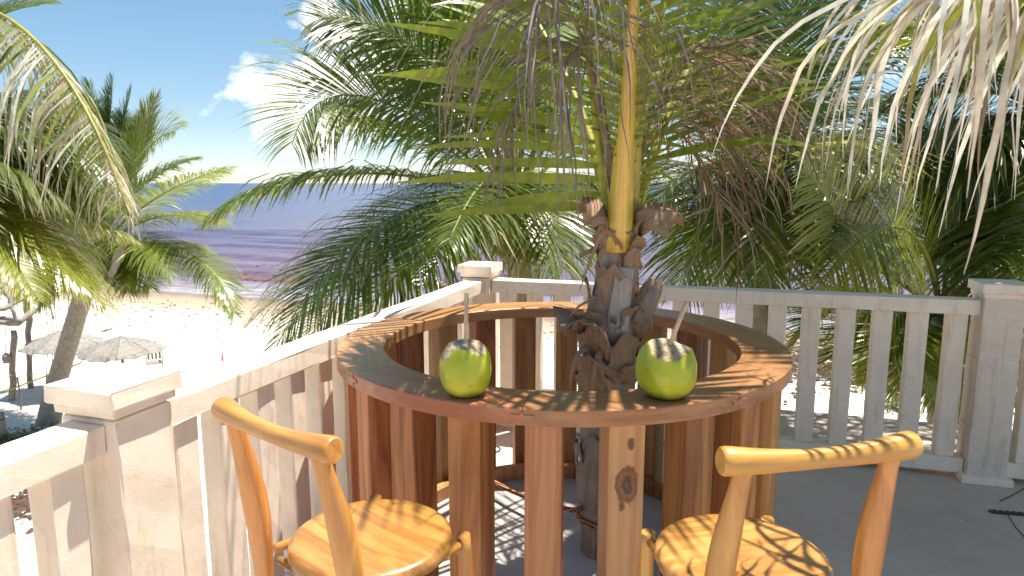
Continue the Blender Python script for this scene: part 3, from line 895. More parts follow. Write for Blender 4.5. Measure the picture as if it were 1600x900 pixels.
    return B, V, C
def strip_faces(m, segs):
    i = np.arange(m)[:, None] * (segs + 1) * 2 + np.arange(segs)[None] * 2
    return np.stack([i, i + 1, i + 3, i + 2], -1).reshape(-1, 4)
FSEED = [100]
DRYCOL = np.array([TAN, PALE, TAN * 0.7])
def frond(parent, ctrl, n=62, lmax=0.95, w=0.045, droop=0.5, t0=0.22, t1=0.995, roll=0.0, vee=0.25, segs=4, lprof='palm',
          tone=1.0, dry=0.03, drytip=0.12, yellow=0.0, swirl=0.0, a0=74, a1=34, r0=0.035, r1=0.004, mat='leaf',
          rcol=(0.20, 0.22, 0.035), single=False, drycol=DRYCOL, name='frond', sides=6, flat=0.6, rbase=None, sref=None, rmat='petiole', jit=0.02, one=0, nref=None):
    FSEED[0] += 1
    g = np.random.default_rng(FSEED[0])
    org = np.array(parent.location)
    ctrl = [np.array(c, float) - org for c in ctrl]
    B, V, C = leaflet_arrays(nref, jit, one, sref, ctrl, n, lmax, w, droop, t0, t1, roll, vee, segs, lprof, tone, dry, drytip, yellow, swirl, a0, a1, g, drycol)
    pts = bez(ctrl, 18)
    f = np.linspace(0, 1, 18)
    rad = r1 + (r0 - r1) * (1 - f) ** 1.25
    if rbase is not None: rad = rad * (1 + rbase * np.exp(-f / 0.05))
    Vr, Fr = tube_arrays([Vector(p) for p in pts], rad.tolist(), sides, flat)
    colr = np.tile(np.array(rcol, float), (len(Vr), 1)) * g.uniform(0.85, 1.1)
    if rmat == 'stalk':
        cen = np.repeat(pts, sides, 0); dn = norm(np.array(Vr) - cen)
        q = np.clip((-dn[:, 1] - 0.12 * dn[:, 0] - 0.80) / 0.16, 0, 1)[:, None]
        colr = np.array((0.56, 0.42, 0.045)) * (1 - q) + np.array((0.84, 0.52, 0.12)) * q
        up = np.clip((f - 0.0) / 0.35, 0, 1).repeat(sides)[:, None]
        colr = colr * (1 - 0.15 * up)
    fr = link(name, to_mesh(name, Vr, Fr, True, colr), M[rmat], parent)
    m = V.shape[0]
    if single:
        Fc = strip_faces(1, segs)
        for i in range(m):
            me = to_mesh('leaflet', (V[i] - B[i]).reshape(-1, 3), Fc, True, C[i].reshape(-1, 3))
            link('leaflet', me, M[mat], fr, B[i])
    else:
        me = to_mesh('leaflets', V.reshape(-1, 3), strip_faces(m, segs), True, C.reshape(-1, 3))
        o = link('leaflets', me, M[mat], fr)
        o['kind'] = 'stuff'
    return fr
def rnd_frond(parent, c, az, el, L, bend, **kw):
    """a frond leaving crown centre c at azimuth az and elevation el, bending down by `bend` over its length"""
    d0 = np.array([math.cos(az) * math.cos(el), math.sin(az) * math.cos(el), math.sin(el)])
    e1 = el - bend * 0.55; e2 = el - bend
    d1 = np.array([math.cos(az) * math.cos(e1), math.sin(az) * math.cos(e1), math.sin(e1)])
    d2 = np.array([math.cos(az) * math.cos(e2), math.sin(az) * math.cos(e2), math.sin(e2)])
    c = np.array(c, float)
    p1 = c + d0 * L * 0.36; p2 = p1 + d1 * L * 0.34; p3 = p2 + d2 * L * 0.32
    return frond(parent, [c, p1, p2, p3], **kw)
def trunk(parent, pts, radii, rings=True, mat='trunk', name='trunk', sides=18, n=60, col=None):
    P = np.array([np.array(p, float) for p in pts]); org = np.array(parent.location)
    t = np.linspace(0, 1, len(P)); tn = np.linspace(0, 1, n)
    # smooth interpolation
    X = np.stack([np.interp(tn, t, P[:, k]) for k in range(3)], -1)
    for _ in range(6): X[1:-1] = (X[:-2] + 2 * X[1:-1] + X[2:]) / 4
    rad = np.interp(tn, np.linspace(0, 1, len(radii)), radii)
    if rings: rad = rad * (1 + 0.035 * (np.arange(n) % 3 == 0) + rng.normal(0, 0.012, n))
    V, Fc = tube_arrays([Vector(x - org) for x in X], rad.tolist(), sides)
    return link(name, to_mesh(name, V, Fc), M[mat], parent)
def skirt(parent, c, n, L, rad=0.16, mat='dry', **kw):
    """dead leaf strips hanging under a crown, one object"""
    org = np.array(parent.location); c = np.array(c, float) - org
    g = np.random.default_rng(int(abs(c[0]) * 1000) + n)
    m = n; segs = 6
    az = g.uniform(0, 6.283, m)
    p = c + np.stack([np.cos(az) * rad, np.sin(az) * rad, g.uniform(-.35, .15, m)], -1)
    d = norm(np.stack([np.cos(az), np.sin(az), g.uniform(-.4, .9, m)], -1))
    V = np.zeros((m, segs + 1, 2, 3)); C = np.zeros_like(V)
    ln = L * g.uniform(0.4, 1.1, m); W = kw.get('w', 0.03) * g.uniform(0.6, 1.4, m)
    cols = np.array([TAN, BRN * 1.6, BRN, PALE * 0.7])[g.integers(0, 4, m)] * g.uniform(0.7, 1.1, (m, 1))
    tv = np.stack([-np.sin(az), np.cos(az), np.zeros(m)], -1)
    for k in range(segs + 1):
        Wd = norm(tv + 0.5 * g.normal(0, 1, (m, 3)) * 0.4 - d * 0)
        hw = (W * (1 - 0.85 * (k / segs) ** 2) * 0.5)[:, None]
        V[:, k, 0] = p - Wd * hw; V[:, k, 1] = p + Wd * hw
        C[:, k] = cols[:, None]
        p = p + d * (ln / segs)[:, None]
        d = norm(d + np.array([0, 0, -0.75]) + g.normal(0, 0.12, (m, 3)))
    o = link('dead_leaf_skirt', to_mesh('dead_leaf_skirt', V.reshape(-1, 3), strip_faces(m, segs), True, C.reshape(-1, 3)), M[mat], parent)
    o['kind'] = 'stuff'
    return o
def bunch_base(parent, c, r, n=9):
    """boot of old leaf bases at the top of a trunk"""
    org = np.array(parent.location); c = np.array(c, float) - org
    g = np.random.default_rng(n + int(abs(c[0]) * 99))
    for k in range(n):
        a = k * 2.399; z = -0.30 + 0.5 * k / n
        p0 = c + np.array([math.cos(a) * r * 0.5, math.sin(a) * r * 0.5, z - 0.1])
        p1 = c + np.array([math.cos(a) * r * 1.25, math.sin(a) * r * 1.25, z + 0.18])
        p2 = c + np.array([math.cos(a) * r * 1.9, math.sin(a) * r * 1.9, z + 0.36])
        tube('leaf_base', bez([p0, p1, p2], 7).tolist(), np.linspace(r * 0.55, r * 0.22, 7).tolist(), M['sheath'], parent, 8, 0.6)
def coco_bunch(parent, c, n=6, r=0.11):
    org = np.array(parent.location); c = np.array(c, float) - org
    prof = [(0.02, -1), (0.45, -0.85), (0.85, -0.4), (1, 0.05), (0.85, 0.5), (0.5, 0.85), (0.05, 1)]
    me = lathe('hanging_coconut', [(r * a, r * 1.15 * z) for a, z in prof], 14)
    for k in range(n):
        a = k * 2.4
        link('hanging_coconut', me, M['cocob'], parent, c + np.array([math.cos(a) * r * 2.1, math.sin(a) * r * 2.1, -r * 0.9 * (k % 3)]), (0.3 * math.cos(a), 0.3, a))
M['cocob'] = mat_simple('brown_coconut', (0.16, 0.095, 0.045), 0.6, 8, 0.4, 0.1)

# --- palm with the leaning ringed trunk on the beach (left) -----------------
Y0 = 18.4
pa_base = on(72, 664, GROUND)
PA = empty('leaning_palm', pa_base, 0, 'beach palm with leaning ringed trunk, in front of a parasol on the left', 'palm tree', 'palms')
ca = at(152, 392, Y0)
trunk(PA, [pa_base - Vector((0, 0, .2)), at(88, 600, Y0), at(106, 540, Y0), at(124, 480, Y0), at(140, 430, Y0), ca], [0.31, 0.26, 0.235, 0.24, 0.235, 0.22], n=80)
bunch_base(PA, ca, 0.26)
skirt(PA, ca + Vector((0, 0, -.2)), 180, 1.5, 0.25, w=0.05)
coco_bunch(PA, ca + Vector((-0.3, -0.2, -0.35)), 5, 0.13)
def PAf(p1, p2, dy1=0, dy2=0, **kw):
    d = dict(n=110, lmax=1.5, w=0.048, r0=0.06, r1=0.008, droop=0.55)
    d.update(kw)
    frond(PA, [ca, at(p1[0], p1[1], Y0 + dy1), at(p2[0], p2[1], Y0 + dy2)], **d)
PAf((165, 270), (170, 145), 0.6, 0.4, tone=0.1, droop=0.25, lmax=1.0, a0=50)
PAf((150, 260), (150, 160), 1.2, 1.6, tone=0.0, droop=0.25, lmax=1.0, a0=50)
PAf((185, 260), (192, 180), 1.4, 1.6, tone=0.1, droop=0.25, lmax=1.0, a0=50)
PAf((168, 240), (176, 122), 0.3, 0.2, tone=0.4, droop=0.25, lmax=1.0, a0=48)
PAf((155, 240), (140, 130), -0.2, 0.0, tone=0.4, droop=0.25, lmax=1.0, a0=48)
PAf((178, 250), (205, 140), 0.2, 0.5, tone=0.3, droop=0.25, lmax=1.0, a0=48)
PAf((205, 260), (243, 150), -0.3, -0.6, tone=1.0, droop=0.2, lmax=1.04, a0=42, a1=20)
PAf((215, 210), (275, 205), -1.0, -2.0, tone=2.0, yellow=0.25, droop=0.7, lmax=1.30, nref=(0.1, -0.7, 0.7))
PAf((225, 300), (352, 262), -0.5, -1.2, tone=1.9, droop=0.75, lmax=1.30, yellow=0.1)
PAf((250, 305), (350, 352), -1.5, -2.6, tone=2.4, droop=1.0, lmax=1.10, yellow=0.2)
PAf((250, 370), (300, 395), -1.2, -2.2, tone=2.0, droop=1.0, lmax=1.17, dry=0.2)
PAf((330, 350), (366, 490), -1.6, -2.6, tone=1.7, droop=0.9, lmax=1.23)
PAf((200, 395), (200, 455), -1.6, -2.2, tone=2.2, droop=0.9, lmax=1.17, yellow=0.25)
PAf((100, 330), (20, 300), 1.0, 1.5, tone=0.6)
PAf((100, 300), (30, 230), 1.0, 2.2, tone=0.4)
PAf((80, 330), (0, 400), 1.0, 2.0, tone=0.5, droop=0.8)
PAf((110, 370), (60, 470), -0.8, -1.5, tone=1.2, droop=0.9, dry=0.3)
PAf((130, 250), (100, 190), 1.5, 2.5, tone=0.2)
for (p1, p2, d1, d2, tn) in [((185, 250), (225, 190), .8, 1.2, .2), ((200, 280), (300, 250), .8, 1.6, .5), ((200, 330), (270, 430), -2, -3, 1.6),
                             ((180, 350), (235, 450), -.8, -1.6, 1.2), ((120, 290), (60, 260), -1, -2, .8), ((110, 340), (40, 380), -1.2, -2.4, 1.4)]:
    PAf(p1, p2, d1, d2, tone=tn, droop=0.6)
o = tube('dead_petiole', [Vector(p) - pa_base for p in (at(206, 348, Y0 - 2.0), at(190, 385, Y0 - 2.1), at(176, 425, Y0 - 2.2), at(165, 445, Y0 - 2.2))], [0.05, 0.09, 0.085, 0.06], M['log'], PA, 8, 0.5)

# --- palm off the left edge, its fronds hang into the picture ---------------
Y1 = 8.0
pl_base = Vector((-7.4, 7.6, GROUND))
PL = empty('edge_palm', pl_base, 0, 'palm beyond the left edge with long yellowed drooping fronds', 'palm tree', 'palms')
cl = at(-170, 240, 7.6)
trunk(PL, [pl_base - Vector((0, 0, .3)), pl_base + Vector((0.1, 0, 2.5)), cl], [0.30, 0.22, 0.19])
bunch_base(PL, cl, 0.24)
skirt(PL, cl, 90, 1.3, 0.2)
DR = np.array([np.array((0.72, 0.70, 0.60)), np.array((0.64, 0.62, 0.52)), np.array((0.46, 0.48, 0.30)), np.array((0.34, 0.38, 0.16)), np.array((0.48, 0.38, 0.28))])
def PLf(p1, p2, y1, y2, **kw):
    d = dict(n=115, lmax=1.25, w=0.034, r0=0.045, r1=0.007, droop=0.8)
    d.update(kw)
    frond(PL, [cl, at(p1[0], p1[1], y1), at(p2[0], p2[1], y2)], **d)
# the dry one arching down across the top left corner
frond(PL, [at(-170, 60, 7.0), at(-40, -90, 6.2), at(125, 70, 5.6), at(201, 338, 5.3)], n=135, lmax=1.12, w=0.027, droop=1.6, dry=0.72, drytip=0.5, yellow=0.2, tone=2.6,
      r0=0.045, r1=0.008, rcol=(0.34, 0.30, 0.04), drycol=DR, a0=72, a1=60, swirl=0.6, segs=8, t0=0.2, mat='dry', roll=0.0, vee=-0.75, jit=0.10)
PLf((20, 280), (200, 372), 8.5, 8.6, tone=2.3, yellow=0.30, droop=1.3, lmax=0.84, drytip=0.35)
PLf((0, 300), (165, 478), 8.0, 7.8, tone=2.1, yellow=0.50, droop=1.0, lmax=1.01, drytip=0.2)
PLf((-20, 310), (60, 470), 7.6, 7.0, tone=2.2, yellow=0.40, droop=0.9, lmax=0.81)
PLf((60, 170), (180, 300), 8.4, 8.6, tone=0.6, droop=1.0, lmax=1.15)
PLf((40, 190), (140, 290), 9.0, 9.6, tone=0.4, droop=1.0, lmax=1.15, dry=0.1)
PLf((20, 130), (90, 240), 9.0, 9.8, tone=0.3, droop=0.9)
PLf((30, 220), (120, 330), 9.6, 10.4, tone=0.3, droop=0.9)
PLf((10, 250), (60, 350), 8.8, 9.0, tone=1.5, droop=1.1, dry=0.3)
PLf((-80, 20), (62, 8), 8.5, 9.0, tone=1.0, droop=0.4, lmax=1.08)
for (p1, p2, y1, y2, tn, yl) in [((30, 150), (150, 235), 9.5, 10.5, .2, 0), ((40, 240), (185, 325), 10.0, 11.0, .5, 0), ((-10, 180), (60, 285), 8.4, 8.6, .8, 0), ((-20, 230), (95, 310), 8.0, 8.0, 1.5, .1),
                                 ((10, 280), (110, 400), 9.5, 10.0, 1.0, .1), ((-30, 260), (30, 400), 8.0, 7.8, .8, 0), ((-40, 120), (40, 170), 9.0, 9.6, .3, 0), ((0, 320), (120, 440), 9.4, 9.8, 1.6, .3)]:
    PLf(p1, p2, y1, y2, tone=tn, yellow=yl, droop=1.1, dry=0.08)
for k in range(7):
    rnd_frond(PL, cl, 2.2 + k * 0.55, R(15 + 18 * (k % 3)), 3.6, R(75), n=60, tone=1.0)

# --- palm behind the corner pillar (centre) ---------------------------------
Y2 = 9.2
pb_base = on(806, 0, 0); pb_base = Vector((at(806, 420, Y2).x, Y2, GROUND))
PB = empty('centre_palm', pb_base, 0, 'big green coconut palm right behind the corner pillar', 'palm tree', 'palms')
cb = at(802, 325, Y2)
trunk(PB, [pb_base - Vector((0, 0, .3)), at(815, 620, Y2), at(818, 500, Y2), at(812, 420, Y2), at(804, 370, Y2), cb], [0.30, 0.20, 0.17, 0.17, 0.20, 0.17], n=70)
bunch_base(PB, cb + Vector((0, 0, -0.12)), 0.24, 12)
skirt(PB, cb + Vector((0.25, 0, -0.1)), 230, 1.1, 0.22, w=0.035)
coco_bunch(PB, cb + Vector((0.12, -0.25, -0.42)), 6, 0.12)
def PBf(p1, p2, dy1=0, dy2=0, p15=None, **kw):
    d = dict(n=100, lmax=1.5, w=0.036, r0=0.05, r1=0.005, droop=0.55, tone=1.0)
    d.update(kw)
    c = [cb, at(p1[0], p1[1], Y2 + dy1)] + ([at(p15[0], p15[1], Y2 + (dy1 + dy2) / 2)] if p15 else []) + [at(p2[0], p2[1], Y2 + dy2)]
    frond(PB, c, **d)
PBf((700, 190), (456, 225), -0.6, -2.2, p15=(500, 60), tone=2.0, droop=0.55, lmax=1.37, a0=62, a1=35, nref=(0.1, -0.75, 0.65))
PBf((650, 245), (335, 340), -0.6, -0.9, p15=(450, 255), tone=1.0, droop=1.0, lmax=1.15, drytip=0.2)
PBf((700, 285), (430, 545), -0.9, -2.6, p15=(540, 320), tone=0.8, droop=0.8, lmax=1.33)
PBf((690, 310), (385, 510), 0.4, 0.0, p15=(520, 370), tone=0.3, droop=0.35, lmax=1.33)
PBf((680, 330), (480, 540), -1.2, -2.6, p15=(560, 380), tone=.9, droop=.8)
PBf((690, 330), (560, 500), -1.4, -2.4, tone=.6, droop=.9)
PBf((730, 120), (498, 30), -0.5, -1.2, p15=(620, 10), tone=1.0, droop=0.6, lmax=1.47, nref=(0.1, -0.75, 0.65))
PBf((740, 60), (560, -120), -0.4, -1.0, tone=0.8, droop=0.5)
PBf((720, 160), (590, 60), 1.0, 2.2, tone=0.2, droop=0.6)
PBf((700, 200), (560, 190), 0.8, 1.6, tone=0.1, droop=0.8)
PBf((770, 30), (690, -170), -1.0, -2.0, tone=0.7)
PBf((800, 60), (770, -150), 0.5, 1.0, tone=0.5)
PBf((840, 60), (880, -160), 0.2, 0.5, tone=0.5)
PBf((870, 110), (1010, -60), 0.2, 0.3, tone=0.4)
PBf((760, 230), (640, 420), -1.6, -3.0, tone=0.6, droop=0.9)
PBf((770, 210), (700, 380), -1.8, -3.2, tone=1.2, droop=0.9, lmax=1.19)
PBf((920, 240), (1130, 400), -0.4, -0.8, tone=0.4, droop=1.0)
PBf((930, 150), (1150, 80), 1.0, 1.6, tone=0.2, droop=0.8)
PBf((700, 130), (640, 130), 1.5, 3.0, tone=0.1, droop=0.7)
PBf((760, 130), (720, 100), 2.0, 3.6, tone=0.1, droop=0.7)
PBf((860, 190), (900, 200), 2.0, 3.6, tone=0.1, droop=0.9)
for (p1, p2, d1, d2, tn) in [((690, 60), (560, 40), .8, 1.2, .6), ((740, 100), (650, 20), 2.4, 4.2, .4), ((820, 100), (840, 20), 2.4, 4.4, .4),
                             ((900, 80), (960, 40), 1.6, 3.0, .5), ((840, 210), (880, 420), -1.2, -2.0, 1.2), ((860, 240), (940, 400), .8, 1.2, .8)]:
    PBf(p1, p2, d1, d2, tone=tn, droop=0.85)
# --- palm right of the table, full of dead leaves ---------------------------
Y3 = 8.4
pc_base = Vector((at(1185, 420, Y3).x, Y3, GROUND))
PC = empty('shaggy_palm', pc_base, 0, 'shaggy palm with a beard of dead leaves behind the back railing', 'palm tree', 'palms')
cc = at(1182, 330, Y3)
trunk(PC, [pc_base - Vector((0, 0, .3)), at(1192, 700, Y3), at(1188, 480, Y3), cc], [0.28, 0.20, 0.19, 0.18])
bunch_base(PC, cc, 0.25, 11)
skirt(PC, cc + Vector((0, 0, 0.1)), 420, 1.25, 0.28, w=0.035)
coco_bunch(PC, cc + Vector((0.0, -0.25, -0.4)), 7, 0.12)
def PCf(p1, p2, dy1=0, dy2=0, **kw):
    d = dict(n=100, lmax=1.35, w=0.036, r0=0.045, r1=0.005, droop=1.0, tone=0.8)
    d.update(kw)
    frond(PC, [cc, at(p1[0], p1[1], Y3 + dy1), at(p2[0], p2[1], Y3 + dy2)], **d)
for (p1, p2, d1, d2, tn) in [((1090, 200), (1020, 330), -.5, -1, .6), ((1150, 120), (1120, -80), .2, .5, .6), ((1210, 100), (1260, -80), .3, .5, .5),
                             ((1250, 180), (1350, 250), .2, .3, .4), ((1170, 200), (1130, 440), -1.4, -2.2, 1.2), ((1200, 210), (1200, 445), -1.6, -2.4, 1.0),
                             ((1120, 230), (1060, 450), -.8, -1.3, .9), ((1240, 120), (1370, 60), .8, 1.5, .3), ((1100, 120), (1000, 20), .8, 1.5, .2), ((1180, 130), (1180, 60), 1.6, 3.2, .1),
                             ((1240, 60), (1330, -60), 1, 1.8, .3), ((1260, 140), (1420, 160), 1.2, 2.0, .2), ((1150, 60), (1080, -90), 1, 2, .3), ((1220, 170), (1300, 300), -1.2, -2.2, .9), ((1260, 220), (1380, 380), .6, 1.0, .3)]:
    PCf(p1, p2, d1, d2, tone=tn, dry=0.12)
for (p1, p2, d1, d2) in [((1130, 150), (1050, 60), -1.5, -2.6), ((1220, 220), (1260, 330), -1.2, -1.8)]:
    PCf(p1, p2, d1, d2, dry=0.97, drycol=np.array([BRN * 1.8, BRN * 1.3, TAN * 0.7, TAN]), mat='dry', droop=1.6, swirl=0.5, segs=6, w=0.016, jit=0.1, rcol=(0.16, 0.10, 0.06))
# --- low palm beyond the back railing (right) -------------------------------
Y4 = 7.4
pd_base = Vector((at(1480, 420, Y4).x, Y4 + 0.3, GROUND))
PD = empty('low_palm', pd_base, 0, 'sunlit young palm with fanned green fronds just over the back railing', 'palm tree', 'palms')
cd = at(1470, 505, Y4 + 0.2)
trunk(PD, [pd_base - Vector((0, 0, .3)), at(1480, 700, Y4 + 0.2), cd], [0.26, 0.19, 0.17])
bunch_base(PD, cd, 0.22, 9)
skirt(PD, cd, 220, 1.2, 0.2)
def PDf(p1, p2, dy1=0, dy2=0, p15=None, **kw):
    d = dict(n=105, lmax=1.05, w=0.030, r0=0.04, r1=0.004, droop=0.3, tone=1.8, rcol=(0.32, 0.33, 0.06))
    d.update(kw)
    c = [cd, at(p1[0], p1[1], Y4 + dy1)] + ([at(p15[0], p15[1], Y4 + (dy1 + dy2) / 2)] if p15 else []) + [at(p2[0], p2[1], Y4 + dy2)]
    frond(PD, c, **d)
PDf((1345, 470), (1255, 262), -0.8, -1.7, p15=(1325, 330), tone=2.9, yellow=0.2, lmax=1.0, droop=0.15, nref=(-0.2, -0.9, 0.4))
PDf((1450, 300), (1255, 480), -0.7, -1.6, p15=(1370, 310), tone=2.9, yellow=0.25, lmax=0.95, droop=0.35, nref=(0.1, -0.9, 0.45))
PDf((1400, 400), (1245, 400), 0.3, 0.6, tone=1.4)
PDf((1450, 300), (1400, 205), 0.5, 0.6, tone=1.8, yellow=0.15)
PDf((1500, 300), (1440, 170), 0.5, 0.8, tone=0.8)
PDf((1530, 330), (1600, 220), 0.2, 0.2, tone=0.3)
PDf((1540, 380), (1640, 330), 0.0, 0.0, tone=0.4, droop=0.9)
PDf((1420, 470), (1430, 590), -0.6, -0.8, tone=2.0, yellow=0.15)
PDf((1390, 480), (1340, 570), -0.1, -0.2, tone=1.2)
PDf((1500, 460), (1520, 640), -0.5, -0.8, tone=0.8, droop=0.8)
PDf((1560, 440), (1600, 600), -0.2, -0.4, tone=1.0, droop=0.8)
PDf((1330, 430), (1250, 520), 0.2, 0.4, tone=0.6)
# --- dark palm at the right edge --------------------------------------------
Y5 = 8.0
pe_base = Vector((at(1690, 420, Y5).x, Y5, GROUND))
PE = empty('dark_palm', pe_base, 0, 'dark dense palm at the right edge behind the block pillar', 'palm tree', 'palms')
ce = at(1650, 190, Y5)
trunk(PE, [pe_base - Vector((0, 0, .3)), at(1680, 600, Y5), ce], [0.28, 0.20, 0.18])
bunch_base(PE, ce, 0.24)
skirt(PE, ce, 420, 1.6, 0.26, w=0.035)
def PEf(p1, p2, dy1=0, dy2=0, **kw):
    d = dict(n=100, lmax=1.4, w=0.036, r0=0.05, r1=0.005, droop=0.8, tone=0.3)
    d.update(kw)
    frond(PE, [ce, at(p1[0], p1[1], Y5 + dy1), at(p2[0], p2[1], Y5 + dy2)], **d)
for (p1, p2, d1, d2, tn) in [((1560, 40), (1400, 40), 0, 0, .2), ((1540, 100), (1380, 180), .5, .8, .2), ((1560, 150), (1450, 330), 0, -.3, .4), ((1600, 230), (1540, 470), -.4, -.8, .9), ((1580, 260), (1500, 420), .3, .4, .2),
                             ((1600, 60), (1500, -80), .2, .4, .4), ((1640, 60), (1620, -120), .3, .6, .4), ((1620, 260), (1600, 520), -.8, -1.3, .8), ((1560, 60), (1480, 90), 1.5, 3, .1), ((1700, 120), (1800, 300), 0, 0, .6), ((1590, 180), (1480, 220), .6, 1.0, .7)]:
    PEf(p1, p2, d1, d2, tone=tn + 0.6)

# --- tall palm over the right of the terrace: shades the floor, dry frond hangs in -----
po_base = Vector((4.9, 5.4, GROUND))
PO = empty('overhanging_palm', po_base, 0, 'palm beyond the right edge whose pale dry frond hangs over the terrace', 'palm tree', 'palms')
co = Vector((3.9, 4.5, 4.5))
trunk(PO, [po_base - Vector((0, 0, .3)), Vector((4.8, 5.3, -1)), Vector((4.4, 4.9, 2)), co], [0.30, 0.22, 0.19, 0.18])
bunch_base(PO, co, 0.24)
for k in range(15):
    az = R(140 + 14.5 * k + 6 * (k % 2)); el = R((50, 20, -4)[k % 3]); L = (2.5, 2.8, 2.4)[k % 3]
    rnd_frond(PO, co, az, el, L, R((75, 60, 42)[k % 3]), n=100, lmax=1.0, w=0.055, tone=1.0, droop=0.5, r0=0.045, t0=0.1)
for k in range(6):
    rnd_frond(PO, co, R(5 + 26 * k), R(20 + 20 * (k % 2)), 3.4, R(70), n=60, lmax=0.95, w=0.05, tone=1.0)
HANG = np.array([np.array((0.84, 0.83, 0.78)), np.array((0.80, 0.79, 0.73)), np.array((0.70, 0.69, 0.60)), np.array((0.60, 0.53, 0.43)), np.array((0.42, 0.31, 0.22))])
HK = dict(jit=0.08, droop=2.2, dry=0.86, drytip=0.45, yellow=0.25, tone=2.8, t1=0.99, segs=11, swirl=0.75, mat='dry', drycol=HANG, single=True, r0=0.04, r1=0.008, rcol=(0.42, 0.34, 0.22))
frond(PO, [np.array(co), (4.3, 2.3, 4.7), (2.5, 1.56, 2.30), (0.84, 1.45, 2.08)], n=110, lmax=1.8, w=0.031, t0=0.50, a0=68, a1=58, lprof='hang', **HK)
frond(PO, [np.array(co), (4.5, 3.0, 4.8), (3.0, 2.10, 2.60), (1.12, 1.95, 2.25)], n=95, lmax=1.85, w=0.030, t0=0.50, a0=68, a1=58, lprof='hang', **HK)

# --- palm growing through the table -----------------------------------------
YT = 2.76
pt_base = Vector((at(948, 880, YT).x, YT, 0.121))
PT = empty('table_palm', pt_base, 0, 'young palm with ragged brown fibre trunk growing up through the round table', 'palm tree', 'palms')
def TP(px, py, dy=0.0): return at(px, py, YT + dy)
trunk(PT, [pt_base, TP(947, 800), TP(945, 700), TP(952, 560), TP(962, 460), TP(969, 370), TP(972, 340)], [0.115, 0.108, 0.106, 0.11, 0.095, 0.062, 0.045], True, 'trunk', sides=28, n=90)
def sheath(cpx, cpy, az, span, zlo, zhi, r0, r1, seed, curl=0.0, jag=0.05, mat='sheath', name='leaf_sheath', skew=0.0):
    """a torn curved sheet of palm fibre wrapped round the trunk"""
    g = random.Random(seed)
    c = TP(cpx, cpy) - pt_base
    nu, nv = 22, 10
    V, Fc = [], []
    jg = [math.sin(i * 0.55 + seed) * 0.8 + g.uniform(-.45, .45) for i in range(nu + 1)]; jb = [g.uniform(-1, 1) for _ in range(nu + 1)]
    for i in range(nu + 1):
        a = az + span * (i / nu - 0.5)
        e_ = abs(i / nu - 0.5) * 2
        lo = zlo + jag * 0.5 * jb[i]; hi = zhi + jag * jg[i] - (zhi - zlo) * 0.35 * e_ ** 2
        for j in range(nv + 1):
            f = j / nv
            r = r0 + (r1 - r0) * f ** 1.4 + curl * max(0, f - 0.6) ** 2 * 6 + 0.006 * math.sin(i * 1.3 + j * 0.9 + seed) + 0.012 * e_ * f
            aa = a + skew * f
            V.append((c.x + r * math.sin(aa), c.y - r * math.cos(aa), c.z + lo + (hi - lo) * f - curl * max(0, f - 0.7) ** 2 * 5))
    for i in range(nu):
        for j in range(nv):
            if j > nv - 4 and jg[i] < -0.85 + 0.1 * (nv - j): continue
            p = i * (nv + 1) + j
            Fc.append((p, p + nv + 1, p + nv + 2, p + 1))
    o = link(name, to_mesh(name, V, Fc), M[mat], PT)
    md = o.modifiers.new('thick', 'SOLIDIFY'); md.thickness = 0.004
    return o
# smooth boots low on the trunk, then torn ones
sheath(946, 730, R(-40), R(170), -0.15, 0.16, 0.113, 0.126, 1, 0.0, 0.03, 'trunk')
sheath(948, 640, R(20), R(200), -0.12, 0.13, 0.112, 0.124, 2, 0.0, 0.03, 'trunk')
sheath(948, 585, R(-30), R(190), -0.12, 0.10, 0.112, 0.130, 3, 0.02, 0.03)
sheath(950, 560, R(50), R(170), -0.12, 0.12, 0.114, 0.132, 4, 0.01, 0.03)
sheath(950, 520, R(-60), R(120), -0.08, 0.10, 0.112, 0.150, 5, 0.07, 0.05)
sheath(955, 510, R(10), R(210), -0.12, 0.10, 0.106, 0.118, 6, 0.02, 0.03)
sheath(958, 470, R(-25), R(200), -0.12, 0.14, 0.096, 0.098, 7, 0.02, 0.04)
sheath(962, 440, R(35), R(190), -0.10, 0.13, 0.088, 0.084, 8, 0.02, 0.04)
sheath(966, 400, R(-35), R(190), -0.10, 0.11, 0.072, 0.074, 9, 0.03, 0.04)
sheath(968, 385, R(20), R(220), -0.09, 0.07, 0.064, 0.066, 10, 0.02, 0.03)
sheath(970, 360, R(80), R(100), -0.06, 0.13, 0.058, 0.085, 11, 0.16, 0.04)
sheath(968, 360, R(-85), R(100), -0.06, 0.14, 0.058, 0.075, 12, 0.10, 0.04)
sheath(970, 370, R(170), R(160), -0.10, 0.12, 0.066, 0.085, 13, 0.04, 0.04)
sheath(955, 520, R(170), R(180), -0.15, 0.14, 0.112, 0.125, 14, 0.02, 0.04)
# torn strips hanging at the left of the trunk
for k, (x0, y0, x1, y1, x2, y2, wd) in enumerate([(918, 540, 892, 555, 890, 612, .02), (935, 560, 950, 580, 985, 590, .022), (912, 500, 885, 505, 880, 520, .018),
                                                 (940, 360, 925, 400, 905, 455, .008), (1000, 470, 1018, 500, 1020, 520, .01), (930, 470, 905, 470, 888, 498, .014), (940, 545, 925, 580, 925, 618, .016)]):
    P = bez([TP(x0, y0, -0.11) - pt_base, TP(x1, y1, -0.14) - pt_base, TP(x2, y2, -0.13) - pt_base], 8)
    tube('fibre_strip', P.tolist(), [wd * s for s in (1.0, 1.1, 1, .9, .8, .6, .4, .15)], M['sheath'], PT, 6, 0.18)
